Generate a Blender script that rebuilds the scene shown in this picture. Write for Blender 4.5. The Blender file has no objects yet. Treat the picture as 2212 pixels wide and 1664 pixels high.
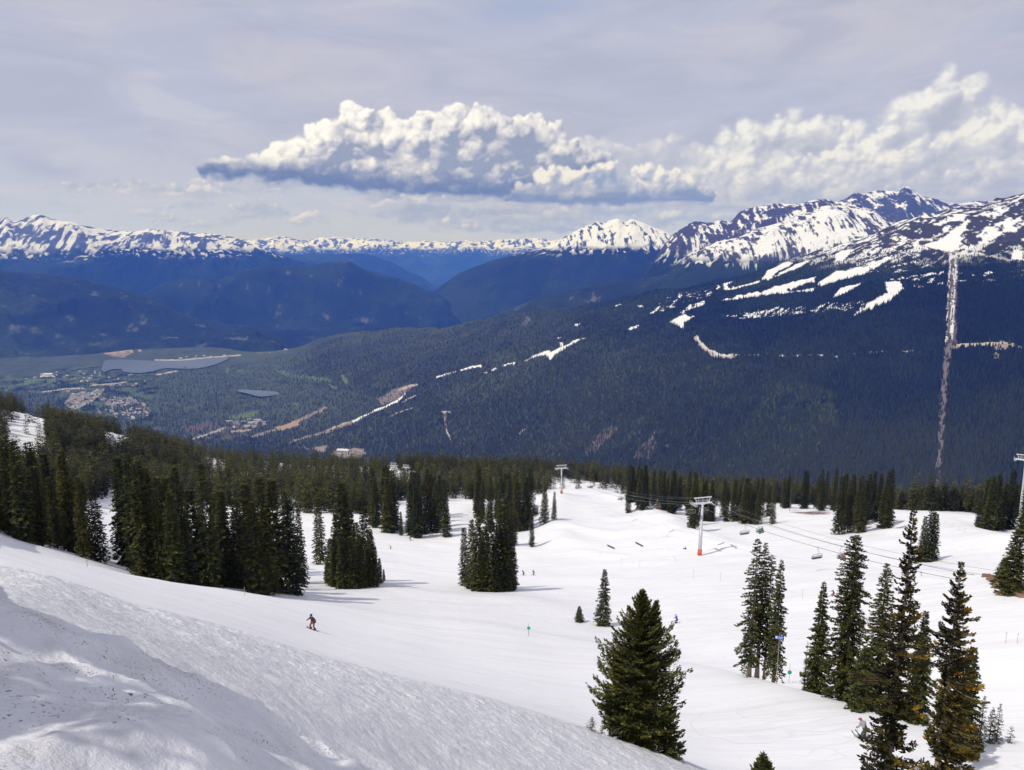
import bpy, math, random
import numpy as np
from mathutils import Vector, Matrix
R_ = math.radians
scene = bpy.context.scene
C = scene.collection
# ------------------------------------------------------------------ camera, sky, sun, exposure
# photograph measured in a 2212 x 1664 frame; every (u, v) below is a measured direction from the camera
PW, PH, PF = 2212.0, 1664.0, 1598.0
HORIZON_V = 535.0
PITCH = math.atan((PH/2-HORIZON_V)/PF)
CP, SP = math.cos(PITCH), math.sin(PITCH)
cam = bpy.data.cameras.new('camera'); camo = bpy.data.objects.new('camera', cam); C.objects.link(camo)
camo.location = (0, 0, 0); camo.rotation_euler = (math.pi/2-PITCH, 0, 0)
cam.sensor_width = 36; cam.lens = PF/PW*36; cam.clip_start = 0.1; cam.clip_end = 200000
scene.camera = camo
scene.render.engine = 'CYCLES'
scene.render.resolution_x = 1024; scene.render.resolution_y = 770
scene.view_settings.view_transform = 'Standard'; scene.view_settings.look = 'None'
scene.view_settings.exposure = 0.13; scene.view_settings.gamma = 1.0
scene.cycles.max_bounces = 6; scene.cycles.diffuse_bounces = 3; scene.cycles.volume_bounces = 2
scene.cycles.use_denoising = True
SUN_EL, SUN_AZ = R_(56), R_(238)     # azimuth measured clockwise from +Y: behind the camera, to the left
sd = Vector((math.sin(SUN_AZ)*math.cos(SUN_EL), math.cos(SUN_AZ)*math.cos(SUN_EL), math.sin(SUN_EL)))
sun = bpy.data.lights.new('sun', 'SUN'); sun.energy = 2.6; sun.angle = R_(0.53); sun.color = (1.0, 0.95, 0.88)
suno = bpy.data.objects.new('sun', sun); C.objects.link(suno)
suno.rotation_euler = sd.to_track_quat('Z', 'Y').to_euler(); suno.location = sd*60

class NT:
    """small helper to write node graphs as expressions"""
    def __init__(s, tree): s.t = tree; s.n = tree.nodes; s.l = tree.links
    def put(s, sock, val):
        if val is None: return
        if isinstance(val, bpy.types.NodeSocket): s.l.new(val, sock)
        else: sock.default_value = val
    def m(s, op, a, b=None, c=None, clamp=False):
        n = s.n.new('ShaderNodeMath'); n.operation = op; n.use_clamp = clamp
        for i, v in enumerate((a, b, c)): s.put(n.inputs[i], v)
        return n.outputs[0]
    def mr(s, v, a, b, c=0.0, d=1.0, smooth=True):
        n = s.n.new('ShaderNodeMapRange'); n.interpolation_type = 'SMOOTHSTEP' if smooth else 'LINEAR'
        s.put(n.inputs['Value'], v)
        for k, x in zip(('From Min', 'From Max', 'To Min', 'To Max'), (a, b, c, d)): s.put(n.inputs[k], x)
        return n.outputs[0]
    def mix(s, f, a, b):
        n = s.n.new('ShaderNodeMix'); n.data_type = 'RGBA'
        s.put(n.inputs[0], f)
        for i, v in ((6, a), (7, b)):
            if isinstance(v, tuple) and len(v) == 3: v = (*v, 1)
            s.put(n.inputs[i], v)
        return n.outputs[2]
    def xyz(s, x, y, z=0.0):
        n = s.n.new('ShaderNodeCombineXYZ')
        for i, v in enumerate((x, y, z)): s.put(n.inputs[i], v)
        return n.outputs[0]
    def noise(s, vec, scale, detail=4, rough=0.5, dist=0.0, lac=2.0):
        n = s.n.new('ShaderNodeTexNoise'); s.put(n.inputs['Vector'], vec)
        for k, v in (('Scale', scale), ('Detail', detail), ('Roughness', rough), ('Distortion', dist), ('Lacunarity', lac)):
            s.put(n.inputs[k], v)
        return n.outputs[0]
    def voro(s, vec, scale, detail=0.0, rough=0.5, smooth=1.0, feat='SMOOTH_F1'):
        n = s.n.new('ShaderNodeTexVoronoi'); n.feature = feat; s.put(n.inputs['Vector'], vec)
        s.put(n.inputs['Scale'], scale)
        if 'Detail' in n.inputs: s.put(n.inputs['Detail'], detail); s.put(n.inputs['Roughness'], rough)
        if feat == 'SMOOTH_F1': s.put(n.inputs['Smoothness'], smooth)
        return n.outputs['Distance']
    def curve(s, v, pts):
        """float curve through pts [(x, y)], any ranges, rescaled to 0..1"""
        xs = [p[0] for p in pts]; x0, x1 = min(xs), max(xs)
        n = s.n.new('ShaderNodeFloatCurve'); cu = n.mapping.curves[0]
        P = [((x-x0)/(x1-x0), y) for x, y in pts]
        while len(cu.points) < len(P): cu.points.new(0.5, 0.5)
        for p, q in zip(cu.points, P): p.location = q
        n.mapping.update()
        s.put(n.inputs['Value'], s.mr(v, x0, x1, smooth=False))
        return n.outputs[0]
    def bump(s, h, strength, dist, normal=None):
        n = s.n.new('ShaderNodeBump'); s.put(n.inputs['Height'], h); n.inputs['Strength'].default_value = strength
        n.inputs['Distance'].default_value = dist
        if normal is not None: s.l.new(normal, n.inputs['Normal'])
        return n.outputs[0]

world = bpy.data.worlds.new("World"); scene.world = world; world.use_nodes = True
world.cycles.sampling_method = 'MANUAL'; world.cycles.sample_map_resolution = 512
def build_world():
    wt = world.node_tree; wt.nodes.clear(); w = NT(wt)
    tc = w.n.new('ShaderNodeTexCoord'); sp = w.n.new('ShaderNodeSeparateXYZ'); w.l.new(tc.outputs['Generated'], sp.inputs[0])
    az = w.m('ARCTAN2', sp.outputs[0], sp.outputs[1]); el = w.m('ARCSINE', sp.outputs[2])
    sky = w.n.new('ShaderNodeTexSky'); sky.sky_type = 'NISHITA'; sky.sun_disc = False
    sky.sun_elevation = SUN_EL; sky.sun_rotation = SUN_AZ; sky.altitude = 1900
    sv = w.n.new('ShaderNodeVectorMath'); sv.operation = 'SCALE'; w.l.new(sky.outputs[0], sv.inputs[0]); sv.inputs['Scale'].default_value = 1.0
    # thin high overcast
    p_ci = w.xyz(w.m('ADD', w.m('MULTIPLY', az, 1.0), w.m('MULTIPLY', el, 0.6)), w.m('MULTIPLY', el, 3.6), 0.0)
    ci = w.noise(p_ci, 2.6, 5, 0.52, 0.6)
    ci2 = w.noise(p_ci, 1.3, 2, 0.5, 0.3)
    veil = w.mix(w.mr(ci, 0.40, 0.60), (4.75, 4.90, 6.05), (5.4, 5.25, 5.9))
    veil = w.mix(w.m('MULTIPLY', w.mr(ci2, 0.42, 0.6), 0.6), veil, (5.0, 5.02, 6.1))
    mot = w.noise(w.xyz(w.m('MULTIPLY', az, 2.2), w.m('MULTIPLY', el, 9.0), 0.7), 2.4, 7, 0.62, 0.9)
    veil = w.mix(w.mr(mot, 0.42, 0.66, 0.0, 0.75), veil, (4.25, 4.35, 5.3))
    veil = w.mix(w.mr(mot, 0.44, 0.30, 0.0, 0.6), veil, (5.8, 5.75, 6.4))
    # blue-grey darker streak patch high right of centre
    gx = w.m('DIVIDE', w.m('SUBTRACT', az, 0.03), 0.12); gy = w.m('DIVIDE', w.m('SUBTRACT', w.m('SUBTRACT', el, 0.285), w.m('MULTIPLY', az, 0.12)), 0.022)
    g = w.m('EXPONENT', w.m('MULTIPLY', w.m('ADD', w.m('MULTIPLY', gx, gx), w.m('MULTIPLY', gy, gy)), -1.0))
    veil = w.mix(w.m('MULTIPLY', g, w.mr(ci, 0.3, 0.6, 0.25, 0.75)), veil, (3.7, 4.35, 6.1))
    veil = w.mix(w.mr(el, 0.0, 0.14, 0.8, 0.0), veil, (5.1, 5.5, 7.1))
    # dark cloud corner, top right
    gx = w.m('DIVIDE', w.m('SUBTRACT', az, 0.66), 0.09); gy = w.m('DIVIDE', w.m('SUBTRACT', el, 0.29), 0.055)
    g = w.m('EXPONENT', w.m('MULTIPLY', w.m('ADD', w.m('MULTIPLY', gx, gx), w.m('MULTIPLY', gy, gy)), -1.0))
    veil = w.mix(w.m('MULTIPLY', g, w.mr(ci, 0.3, 0.55, 0.5, 0.95)), veil, (3.9, 3.85, 4.3))
    col = w.mix(0.9, sv.outputs[0], veil)
    # cumulus, modelled below as heaps of lit spheres over direction angles
    im = w.n.new('ShaderNodeTexImage'); im.image = cloud_layer(); im.extension = 'CLIP'; im.interpolation = 'Cubic'
    w.l.new(w.xyz(w.m('DIVIDE', w.m('SUBTRACT', az, CL_A0), CL_A1-CL_A0), w.m('DIVIDE', w.m('SUBTRACT', el, CL_E0), CL_E1-CL_E0)), im.inputs[0])
    sc = w.n.new('ShaderNodeVectorMath'); sc.operation = 'SCALE'; w.l.new(im.outputs['Color'], sc.inputs[0]); sc.inputs['Scale'].default_value = 10.0
    col = w.mix(im.outputs['Alpha'], col, sc.outputs[0])
    fine = w.m('MULTIPLY', w.m('SUBTRACT', w.noise(w.xyz(az, el), 26, 4, 0.6), 0.5), 0.05)
    # streaky layers low over the horizon
    pl = w.xyz(az, w.m('MULTIPLY', el, 9.0), 0.3)
    col = w.mix(w.m('MULTIPLY', w.m('MULTIPLY', w.mr(w.noise(pl, 6.5, 6, 0.6, 0.3), 0.5, 0.64), w.mr(el, 0.10, 0.04)), 0.5), col, (6.0, 5.9, 6.5))
    # two small grey scraps, left
    for ga, ge, sa, se in ((-.545, .088, .035, .012), (-.635, .085, .02, .008)):
        gx = w.m('DIVIDE', w.m('ADD', w.m('SUBTRACT', az, ga), w.m('MULTIPLY', w.m('SUBTRACT', el, ge), 1.2)), sa); gy = w.m('DIVIDE', w.m('ADD', w.m('SUBTRACT', el, ge), fine), se)
        g = w.m('EXPONENT', w.m('MULTIPLY', w.m('ADD', w.m('MULTIPLY', gx, gx), w.m('MULTIPLY', gy, gy)), -1.0))
        col = w.mix(w.m('MULTIPLY', g, 0.75), col, (4.0, 4.2, 5.4))
    # below the horizon: bright snowfields light things from beneath
    col = w.mix(w.mr(el, -0.02, -0.06), col, (2.2, 2.5, 3.2))
    bg = w.n.new('ShaderNodeBackground'); w.l.new(col, bg.inputs[0]); bg.inputs[1].default_value = 0.1
    out = w.n.new('ShaderNodeOutputWorld'); w.l.new(bg.outputs[0], out.inputs[0])

# ------------------------------------------------------------------ numeric helpers
def gnoise_table(seed): 
    a = np.random.RandomState(seed).rand(256, 256)*2*np.pi
    return np.cos(a), np.sin(a)
_tabs = {}
def gnoise(x, y, seed=0):
    if seed not in _tabs: _tabs[seed] = gnoise_table(seed)
    gx, gy = _tabs[seed]
    xi = np.floor(x).astype(np.int64); yi = np.floor(y).astype(np.int64); fx = x-xi; fy = y-yi
    u = fx*fx*fx*(fx*(fx*6-15)+10); v = fy*fy*fy*(fy*(fy*6-15)+10)
    def g(i, j, dx, dy):
        a = (xi+i) & 255; b = (yi+j) & 255
        return gx[a, b]*dx+gy[a, b]*dy
    n00 = g(0, 0, fx, fy); n10 = g(1, 0, fx-1, fy); n01 = g(0, 1, fx, fy-1); n11 = g(1, 1, fx-1, fy-1)
    return ((n00*(1-u)+n10*u)*(1-v)+(n01*(1-u)+n11*u)*v)*1.6
def fbm(x, y, octv=4, seed=0, gain=0.5):
    s = 0; a = 1.0; t = 0
    for i in range(octv):
        s = s+a*gnoise(x+i*17.3, y+i*9.1, seed+i); t += a; a *= gain; x, y = x*1.92+y*0.6, y*1.92-x*0.6
    return s/t
def ridged(x, y, octv=5, seed=0, gain=0.55):
    s = 0; a = 1.0; t = 0; w = 1.0
    for i in range(octv):
        n = 1-np.abs(gnoise(x+i*7.7, y+i*3.3, seed+i)); n = n*n*w; w = np.clip(n*1.3, 0, 1)
        s = s+a*n; t += a; a *= gain; x, y = x*1.95+y*0.5, y*1.95-x*0.5
    return s/t
def smooth(x, a, b):
    t = np.clip((x-a)/(b-a), 0, 1); return t*t*(3-2*t)
def pchip_slopes(x, y):
    """x, y: (K, n) arrays; monotone slopes"""
    h = np.diff(x, axis=0); d = np.diff(y, axis=0)/h
    m = np.zeros_like(y)
    w1 = 2*h[1:]+h[:-1]; w2 = h[1:]+2*h[:-1]
    with np.errstate(divide='ignore', invalid='ignore'):
        hm = (w1+w2)/(w1/d[:-1]+w2/d[1:])
    same = (d[:-1]*d[1:]) > 0
    m[1:-1] = np.where(same, hm, 0.0)
    m[0] = d[0]; m[-1] = d[-1]
    return m
def interp_az(q, a, v):
    """smooth interpolation of a curve's values over azimuth"""
    a = np.asarray(a, float); v = np.asarray(v, float)
    if len(a) < 3: return np.interp(q, a, v)
    m = pchip_slopes(a[:, None], v[:, None])[:, 0]
    i = np.clip(np.searchsorted(a, q)-1, 0, len(a)-2); h = a[i+1]-a[i]; t = np.clip((q-a[i])/h, 0, 1)
    r = (2*t**3-3*t**2+1)*v[i]+(t**3-2*t**2+t)*h*m[i]+(-2*t**3+3*t**2)*v[i+1]+(t**3-t**2)*h*m[i+1]
    return r
def ray(u, v):
    """world azimuth and slope (z per horizontal metre) of a measured direction"""
    X = (np.asarray(u, float)-PW/2)/PF; Y = (np.asarray(v, float)-PH/2)/PF
    y = CP-Y*SP; z = -SP-Y*CP; h = np.hypot(X, y)
    return np.arctan2(X, y), z/h
def unproject(u, v, r):
    a, s = ray(u, v); return Vector((math.sin(a)*r, math.cos(a)*r, float(s*r)))
def project(p):
    f = p[1]*CP-p[2]*SP; up = p[1]*SP+p[2]*CP
    return PW/2+PF*p[0]/f, PH/2-PF*up/f

class Sheet:
    """terrain lofted through height lines; each line is a list of (u, v, distance) or (u, v, ('z', height)) or ('az', az, distance, height)"""
    def __init__(s, lines, az, rows, relief=None, log=True, blur_az=0):
        s.az = az; K = len(lines); Rk = np.zeros((K, len(az))); Zk = np.zeros((K, len(az)))
        for k, L in enumerate(lines):
            A, D, Z = [], [], []
            for p in L:
                if p[0] == 'az': A.append(p[1]); D.append(p[2]); Z.append(p[3]); continue
                a, sl = ray(p[0], p[1])
                if isinstance(p[2], tuple): d = p[2][1]/sl
                else: d = p[2]
                A.append(float(a)); D.append(float(d)); Z.append(float(d*sl))
            o = np.argsort(A); A = np.array(A)[o]; D = np.array(D)[o]; Z = np.array(Z)[o]
            q = np.clip(az, A[0], A[-1])
            Rk[k] = interp_az(q, A, D); Zk[k] = interp_az(q, A, Z)
        if blur_az:
            w = np.exp(-np.linspace(-2, 2, 2*blur_az+1)**2); w /= w.sum()
            for k in range(K):
                Rk[k] = np.convolve(np.pad(Rk[k], blur_az, mode='edge'), w, 'valid'); Zk[k] = np.convolve(np.pad(Zk[k], blur_az, mode='edge'), w, 'valid')
        for k in range(1, K): Rk[k] = np.maximum(Rk[k], Rk[k-1]*1.004+0.01)
        M = pchip_slopes(Rk, Zk)
        rr, zz, tt = [], [], []
        for k in range(K-1):
            n = rows[k]
            t = (np.arange(n)/n)[:, None] if k < K-2 else np.linspace(0, 1, n)[:, None]
            a, b = Rk[k], Rk[k+1]
            r = np.exp(np.log(a)*(1-t)+np.log(b)*t) if log else a*(1-t)+b*t
            h = b-a; w = (r-a)/h
            z = (2*w**3-3*w**2+1)*Zk[k]+(w**3-2*w**2+w)*h*M[k]+(-2*w**3+3*w**2)*Zk[k+1]+(w**3-w**2)*h*M[k+1]
            rr.append(r); zz.append(z); tt.append(k+t+0*r)
        s.R = np.concatenate(rr); s.Z = np.concatenate(zz); s.T = np.concatenate(tt)
        s.A = np.broadcast_to(az, s.R.shape)
        s.X = s.R*np.sin(s.A); s.Y = s.R*np.cos(s.A)
        if relief is not None: s.Z = s.Z+relief(s)
        s.S = s.Z/s.R
        s.hull = np.maximum.accumulate(s.S, axis=0)
    def ij(s, az): 
        f = np.interp(az, s.az, np.arange(len(s.az))); i = np.clip(f.astype(int), 0, len(s.az)-2); return i, f-i
    def hit(s, u, v, kmin=0.0):
        """where the sight line (u, v) first meets the ground -> x, y, z, ok"""
        u = np.atleast_1d(np.asarray(u, float)); v = np.atleast_1d(np.asarray(v, float))
        a, sl = ray(u, v); i, f = s.ij(a); j = np.where(f > 0.5, i+1, i)
        out_r = np.zeros(len(u)); out_z = np.zeros(len(u)); ok = np.zeros(len(u), bool)
        for c0 in range(0, len(u), 20000):
            sli = slice(c0, c0+20000)
            H = s.hull[:, j[sli]]; k = (H < sl[sli]).sum(axis=0)
            good = (k > 0) & (k < H.shape[0]); k = np.clip(k, 1, H.shape[0]-1)
            jj = j[sli]; s1 = s.S[k, jj]; s0 = s.S[k-1, jj]; w = np.clip((sl[sli]-s0)/np.where(np.abs(s1-s0) < 1e-9, 1, s1-s0), 0, 1)
            out_r[sli] = s.R[k-1, jj]*(1-w)+s.R[k, jj]*w; ok[sli] = good & (s.T[k, jj] >= kmin)
            out_z[sli] = s.Z[k-1, jj]*(1-w)+s.Z[k, jj]*w
        return out_r*np.sin(a), out_r*np.cos(a), out_z, ok
    def ground(s, x, y):
        a = math.atan2(x, y); r = math.hypot(x, y); i, f = s.ij(np.array([a])); i = int(i[0]); f = float(f[0])
        return float(np.interp(r, s.R[:, i], s.Z[:, i])*(1-f)+np.interp(r, s.R[:, i+1], s.Z[:, i+1])*f)
    def mesh(s, name, mat, wrap=False, attrs=None, smooth_shade=True):
        nr, nc = s.R.shape
        co = np.stack([s.X, s.Y, s.Z], -1).reshape(-1, 3).astype(np.float32)
        i = np.arange(nr-1)[:, None]*nc; j = np.arange(nc-1)[None, :]
        a = (i+j).reshape(-1); q = np.stack([a, a+nc, a+nc+1, a+1], 1)[:, ::-1]
        return raw_mesh(name, co, q, mat, attrs, smooth_shade)
def raw_mesh(name, co, faces, mat, attrs=None, smooth_shade=False, parent=None):
    """co (n,3), faces (m,k) arrays -> linked object"""
    me = bpy.data.meshes.new(name); n = len(co); m, k = faces.shape
    me.vertices.add(n); me.vertices.foreach_set('co', np.ascontiguousarray(co, dtype=np.float32).ravel())
    me.loops.add(m*k); me.loops.foreach_set('vertex_index', np.ascontiguousarray(faces, dtype=np.int32).ravel())
    me.polygons.add(m); me.polygons.foreach_set('loop_start', np.arange(m, dtype=np.int32)*k)
    me.polygons.foreach_set('use_smooth', np.full(m, smooth_shade))
    me.update(calc_edges=True)
    for nm, arr in (attrs or {}).items():
        arr = np.asarray(arr, dtype=np.float32)
        if arr.ndim == 2:
            if arr.shape[1] == 3: arr = np.concatenate([arr, np.ones((len(arr), 1), np.float32)], 1)
            at = me.attributes.new(nm, 'FLOAT_COLOR', 'POINT'); at.data.foreach_set('color', arr.ravel())
        else:
            at = me.attributes.new(nm, 'FLOAT', 'POINT'); at.data.foreach_set('value', arr)
    if mat is not None: me.materials.append(mat)
    o = bpy.data.objects.new(name, me); C.objects.link(o)
    if parent is not None: o.parent = parent
    return o
def structure(o): o['kind'] = 'structure'; return o
def tag(o, label=None, cat=None, group=None, kind=None):
    if label: o['label'] = label
    if cat: o['category'] = cat
    if group: o['group'] = group
    if kind: o['kind'] = kind
    return o

# ------------------------------------------------------------------ clouds
CL_A0, CL_A1, CL_E0, CL_E1, CL_RES = -0.80, 0.80, -0.02, 0.34, 1450
def blur(a, n):
    k = np.exp(-np.linspace(-2, 2, 2*n+1)**2); k /= k.sum(); p = np.pad(a, n, mode='edge')
    p = np.apply_along_axis(lambda r: np.convolve(r, k, 'valid'), 1, p)
    return np.apply_along_axis(lambda r: np.convolve(r, k, 'valid'), 0, p)
def cloud_layer():
    nx, ny = int((CL_A1-CL_A0)*CL_RES), int((CL_E1-CL_E0)*CL_RES)
    AZ, EL = np.meshgrid(np.linspace(CL_A0, CL_A1, nx), np.linspace(CL_E0, CL_E1, ny))
    rgb = np.zeros((ny, nx, 3)); al = np.zeros((ny, nx))
    rng = np.random.RandomState(5)
    wx = .0045*fbm(AZ*55, EL*55, 5, 901, .6)+.0012*fbm(AZ*260, EL*260, 3, 907); wy = .0045*fbm(AZ*55+7, EL*55, 5, 911, .6)+.0012*fbm(AZ*260+5, EL*260, 3, 917)
    wisp = fbm(AZ*38, EL*60, 6, 921, .62)
    def heap(top, bot, x0, x1, sizes, bright, mid, shade, opac, soft=0.22, flat=1.0, contrast=1.0, basedark=1.0, zed=1.0, side=0.0, edge=1, slab=0):
        T = lambda x: np.interp(x, [p[0] for p in top], [p[1] for p in top]); Bt = lambda x: np.interp(x, [p[0] for p in bot], [p[1] for p in bot])
        pad = .03; i0, i1 = max(0, int((x0-pad-CL_A0)*CL_RES)), min(nx, int((x1+pad-CL_A0)*CL_RES))
        lo = min(p[1] for p in bot)-pad; hi = max(p[1] for p in top)+pad
        j0, j1 = max(0, int((lo-CL_E0)*CL_RES)), min(ny, int((hi-CL_E0)*CL_RES))
        X = (AZ+wx)[j0:j1, i0:i1]; Y = (EL+wy)[j0:j1, i0:i1]; H = np.full(X.shape, -.03); D = np.zeros(X.shape)
        balls = []
        n, r0, r1 = sizes[0]
        for _ in range(n):
            x = rng.uniform(x0, x1); r = rng.uniform(r0, r1); t, b_ = T(x), Bt(x)
            if t-b_ < .35*r0: continue
            r = min(r, (t-b_)*.62); y = rng.uniform(b_, max(b_+.001, t-r))
            if rng.rand() < .45: y = t-r
            z = rng.uniform(-.02, .02)*zed+.02*(t-y)/(t-b_+.001)*zed
            balls.append((x, y, r, z))
        if slab:
            for x in np.arange(x0+.02, x1-.01, slab*.55): balls.append((x, Bt(x)+slab*.45, slab*rng.uniform(.9, 1.2), -.012))
        allb = list(balls)
        for n, r0, r1 in sizes[1:]:
            src = allb[:]
            if not src: return
            for _ in range(n):
                x, y, r, z = src[rng.randint(len(src))]; a = rng.uniform(-.5, 3.6); q = rng.uniform(.2, 1.0); rr = rng.uniform(r0, r1)
                if rr > r*.8: continue
                allb.append((x+math.cos(a)*r*q, y+math.sin(a)*r*q*.95, rr, z+r*math.sqrt(max(0, 1-q*q))*.9))
        for x, y, r, z in allb:
            a0, a1 = int((x-r*1.35-CL_A0)*CL_RES)-i0, int((x+r*1.35-CL_A0)*CL_RES)-i0+2
            b0, b1 = int((y-r*1.35-.01-CL_E0)*CL_RES)-j0, int((y+r*1.35+.01-CL_E0)*CL_RES)-j0+2
            a0, b0 = max(a0-8, 0), max(b0-8, 0); a1 += 8; b1 += 8
            if a1 <= a0 or b1 <= b0: continue
            xx = X[b0:b1, a0:a1]; yy = Y[b0:b1, a0:a1]
            d2 = (xx-x)**2+((yy-y)*flat)**2; ins = d2 < r*r
            h = np.where(ins, z+np.sqrt(np.maximum(r*r-d2, 0)), -1)
            np.maximum(H[b0:b1, a0:a1], h, out=H[b0:b1, a0:a1])
            np.maximum(D[b0:b1, a0:a1], np.minimum(1, (1-np.sqrt(d2)/r)*min(1, r/.006)), out=D[b0:b1, a0:a1])
        if not allb: return
        Bx = Bt(AZ[0, i0:i1])[None, :]; Tx = T(AZ[0, i0:i1])[None, :]
        Hs = blur(H, 1); gx = np.gradient(Hs, axis=1)*CL_RES; gy = np.gradient(Hs, axis=0)*CL_RES
        Hm = blur(H, 5); mx = np.gradient(Hm, axis=1)*CL_RES; my = np.gradient(Hm, axis=0)*CL_RES
        def lit(ax, ay):
            nrm = np.sqrt(ax*ax+ay*ay+1); return (ax*.50-ay*.62+.60)/nrm
        Hl = blur(H, 16); lx = np.gradient(Hl, axis=1)*CL_RES; ly = np.gradient(Hl, axis=0)*CL_RES
        ndl = .14*lit(gx, gy)+.38*lit(mx, my)+.48*lit(lx*1.8, ly*1.8)
        ao = np.clip((H-blur(H, 14))/.016, -1, 1)
        yy = EL[j0:j1, i0:i1]; rel = np.clip((yy-Bx)/np.maximum(Tx-Bx, .02), 0, 1.1)
        W = wisp[j0:j1, i0:i1]
        lum = .04+.62*ndl*contrast+.46*rel+.10*ao*contrast+.42*W+side*(X-x0)
        dark = smooth(fbm(AZ[j0:j1, i0:i1]*12, EL[j0:j1, i0:i1]*24, 5, 931+len(allb) % 7, .6)+.25*W, -.06, .30)
        lum = lum-.42*dark*contrast*(1-smooth(rel, .65, .95))
        lum = blur(lum, 1); f = np.clip((lum-.10)/.80, 0, 1)
        c = np.where(f[..., None] < .5, np.array(shade)*(1-2*f[..., None])+np.array(mid)*2*f[..., None], np.array(mid)*(2-2*f[..., None])+np.array(bright)*(2*f[..., None]-1))
        bd = (1-smooth(yy-Bx+.012*W, .002, .036))[..., None]*basedark*.9
        c = c*(1-bd)+np.array([.125, .17, .29])*bd if basedark else c
        Db = blur(D, edge); a = smooth(Db+.14*W*soft/.2*smooth(Db, 0, .12), 0.0, soft)*smooth(yy-Bx+.012*W, -.007, .005)
        a = blur(a, edge)*opac
        o = al[j0:j1, i0:i1]; na = a+o*(1-a)
        rgb[j0:j1, i0:i1] = (c*a[..., None]+rgb[j0:j1, i0:i1]*(o*(1-a))[..., None])/np.maximum(na, 1e-4)[..., None]
        al[j0:j1, i0:i1] = na
    WH, MD, SH = (.95, .92, .885), (.50, .515, .585), (.30, .345, .46)
    hz = lambda c, k: tuple(a*(1-k)+b*k for a, b in zip(c, (.56, .575, .66)))
    # far low puffs
    for k in range(110):
        x = rng.uniform(-.72, .62); e = rng.uniform(.020, .074); 
        if x > .3: e += .02
        L = rng.uniform(.012, .045)*(.5+e*12); hgt = L*rng.uniform(.22, .42)
        heap([(x-L, e), (x-L*.4, e+hgt*.8), (x+L*.1, e+hgt), (x+L, e+.001)], [(x-L, e), (x+L, e)], x-L, x+L, [(16, .004, .009), (50, .002, .004)], hz((.92, .86, .81), .05), hz(MD, .35), hz(SH, .4), rng.uniform(.45, .95), .35, 1.15, .7, 0)
    # broad stretched bank from the centre to the right, just over the mountains
    for k in range(110):
        x = rng.uniform(-.16, .74); e = rng.uniform(.018, .085); L = rng.uniform(.03, .08); hgt = L*rng.uniform(.25, .4)
        heap([(x-L, e), (x-L*.3, e+hgt), (x+L*.3, e+hgt*.9), (x+L, e+.001)], [(x-L, e), (x+L, e)], x-L, x+L, [(30, .007, .014), (90, .003, .006)], hz(WH, .12), hz(MD, .25), hz(SH, .35), rng.uniform(.6, .9), .6, 1.1, .6, .15, 1.0, 0, 3)
    # right cumulus field, hazier
    topR = [(.20, .08), (.24, .105), (.27, .138), (.30, .152), (.34, .160), (.37, .156), (.40, .148), (.43, .138), (.45, .138), (.465, .168), (.49, .176), (.505, .190), (.53, .184), (.55, .160), (.57, .146), (.60, .146), (.64, .15), (.70, .15), (.76, .15)]
    botR = [(.20, .085), (.28, .075), (.5, .065), (.76, .06)]
    heap(topR, botR, .20, .76, [(150, .018, .040), (500, .009, .016), (1300, .003, .007)], hz((.86, .85, .82), .06), hz((.55, .56, .61), .2), hz((.38, .41, .48), .2), .92, .8, 1.0, .75, 0, 1.0, 0, 4)
    heap([(.585, .19), (.60, .205), (.63, .222), (.66, .225), (.76, .23)], [(.585, .185), (.76, .185)], .59, .76, [(30, .010, .02), (150, .006, .01)], (.68, .68, .69), (.56, .57, .60), (.44, .45, .50), .5, 1.0, 1.0, .5, 0, 1.0, 0, 8)
    topR2 = [(.20, .085), (.26, .115), (.32, .105), (.40, .118), (.45, .112), (.50, .125), (.54, .135), (.57, .14), (.59, .115), (.66, .13), (.76, .15)]
    heap(topR2, [(.2, .045), (.76, .05)], .21, .76, [(150, .012, .028), (400, .006, .012), (900, .003, .006)], hz((.86, .84, .80), .15), hz((.55, .56, .62), .2), hz((.40, .43, .51), .15), .92, .7, 1.05, .8, .1, 1.0, 0, 3)
    # main cumulus with its low left tongue
    rng = np.random.RandomState(17)
    topM = [(-.41, .088), (-.39, .096), (-.36, .104), (-.33, .108), (-.31, .116), (-.297, .138), (-.28, .144), (-.264, .134), (-.245, .160), (-.225, .178), (-.210, .182), (-.195, .166), (-.17, .172), (-.15, .162), (-.125, .168), (-.10, .178), (-.075, .185), (-.05, .180), (-.03, .170), (-.01, .170), (.01, .170), (.025, .166), (.045, .146), (.07, .138), (.09, .135), (.11, .12), (.125, .10)]
    botM = [(-.41, .087), (-.36, .088), (-.31, .087), (-.29, .084), (-.25, .079), (-.15, .072), (0, .069), (.04, .072), (.08, .084), (.125, .092)]
    heap([(.05, .115), (.08, .132), (.12, .136), (.155, .128), (.185, .140), (.20, .149), (.215, .142), (.235, .125), (.25, .11)], [(.05, .09), (.25, .10)], .06, .245, [(40, .010, .022), (160, .006, .011), (300, .003, .006)], (.80, .79, .79), (.56, .57, .63), (.44, .47, .56), .75, .8, 1.05, .6, 0, 1.0, 0, 4)
    topM = [(a+.012, e-.006) for a, e in topM]; botM = [(a+.012, e-.003) for a, e in botM]
    heap(topM, botM, -.395, .115, [(200, .013, .036), (700, .007, .015), (1700, .0032, .0065)], WH, (.58, .575, .62), (.29, .325, .42), 1.0, .28, 1.0, 1.0, 1.0, 1.0, -.60, 2, .014)
    # smaller row beneath it to the right
    topS = [(-.01, .066), (.01, .074), (.03, .090), (.045, .100), (.06, .104), (.08, .098), (.10, .106), (.12, .110), (.14, .103), (.17, .106), (.19, .100), (.22, .09), (.25, .07)]
    botS = [(-.01, .06), (.05, .056), (.25, .055)]
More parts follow.
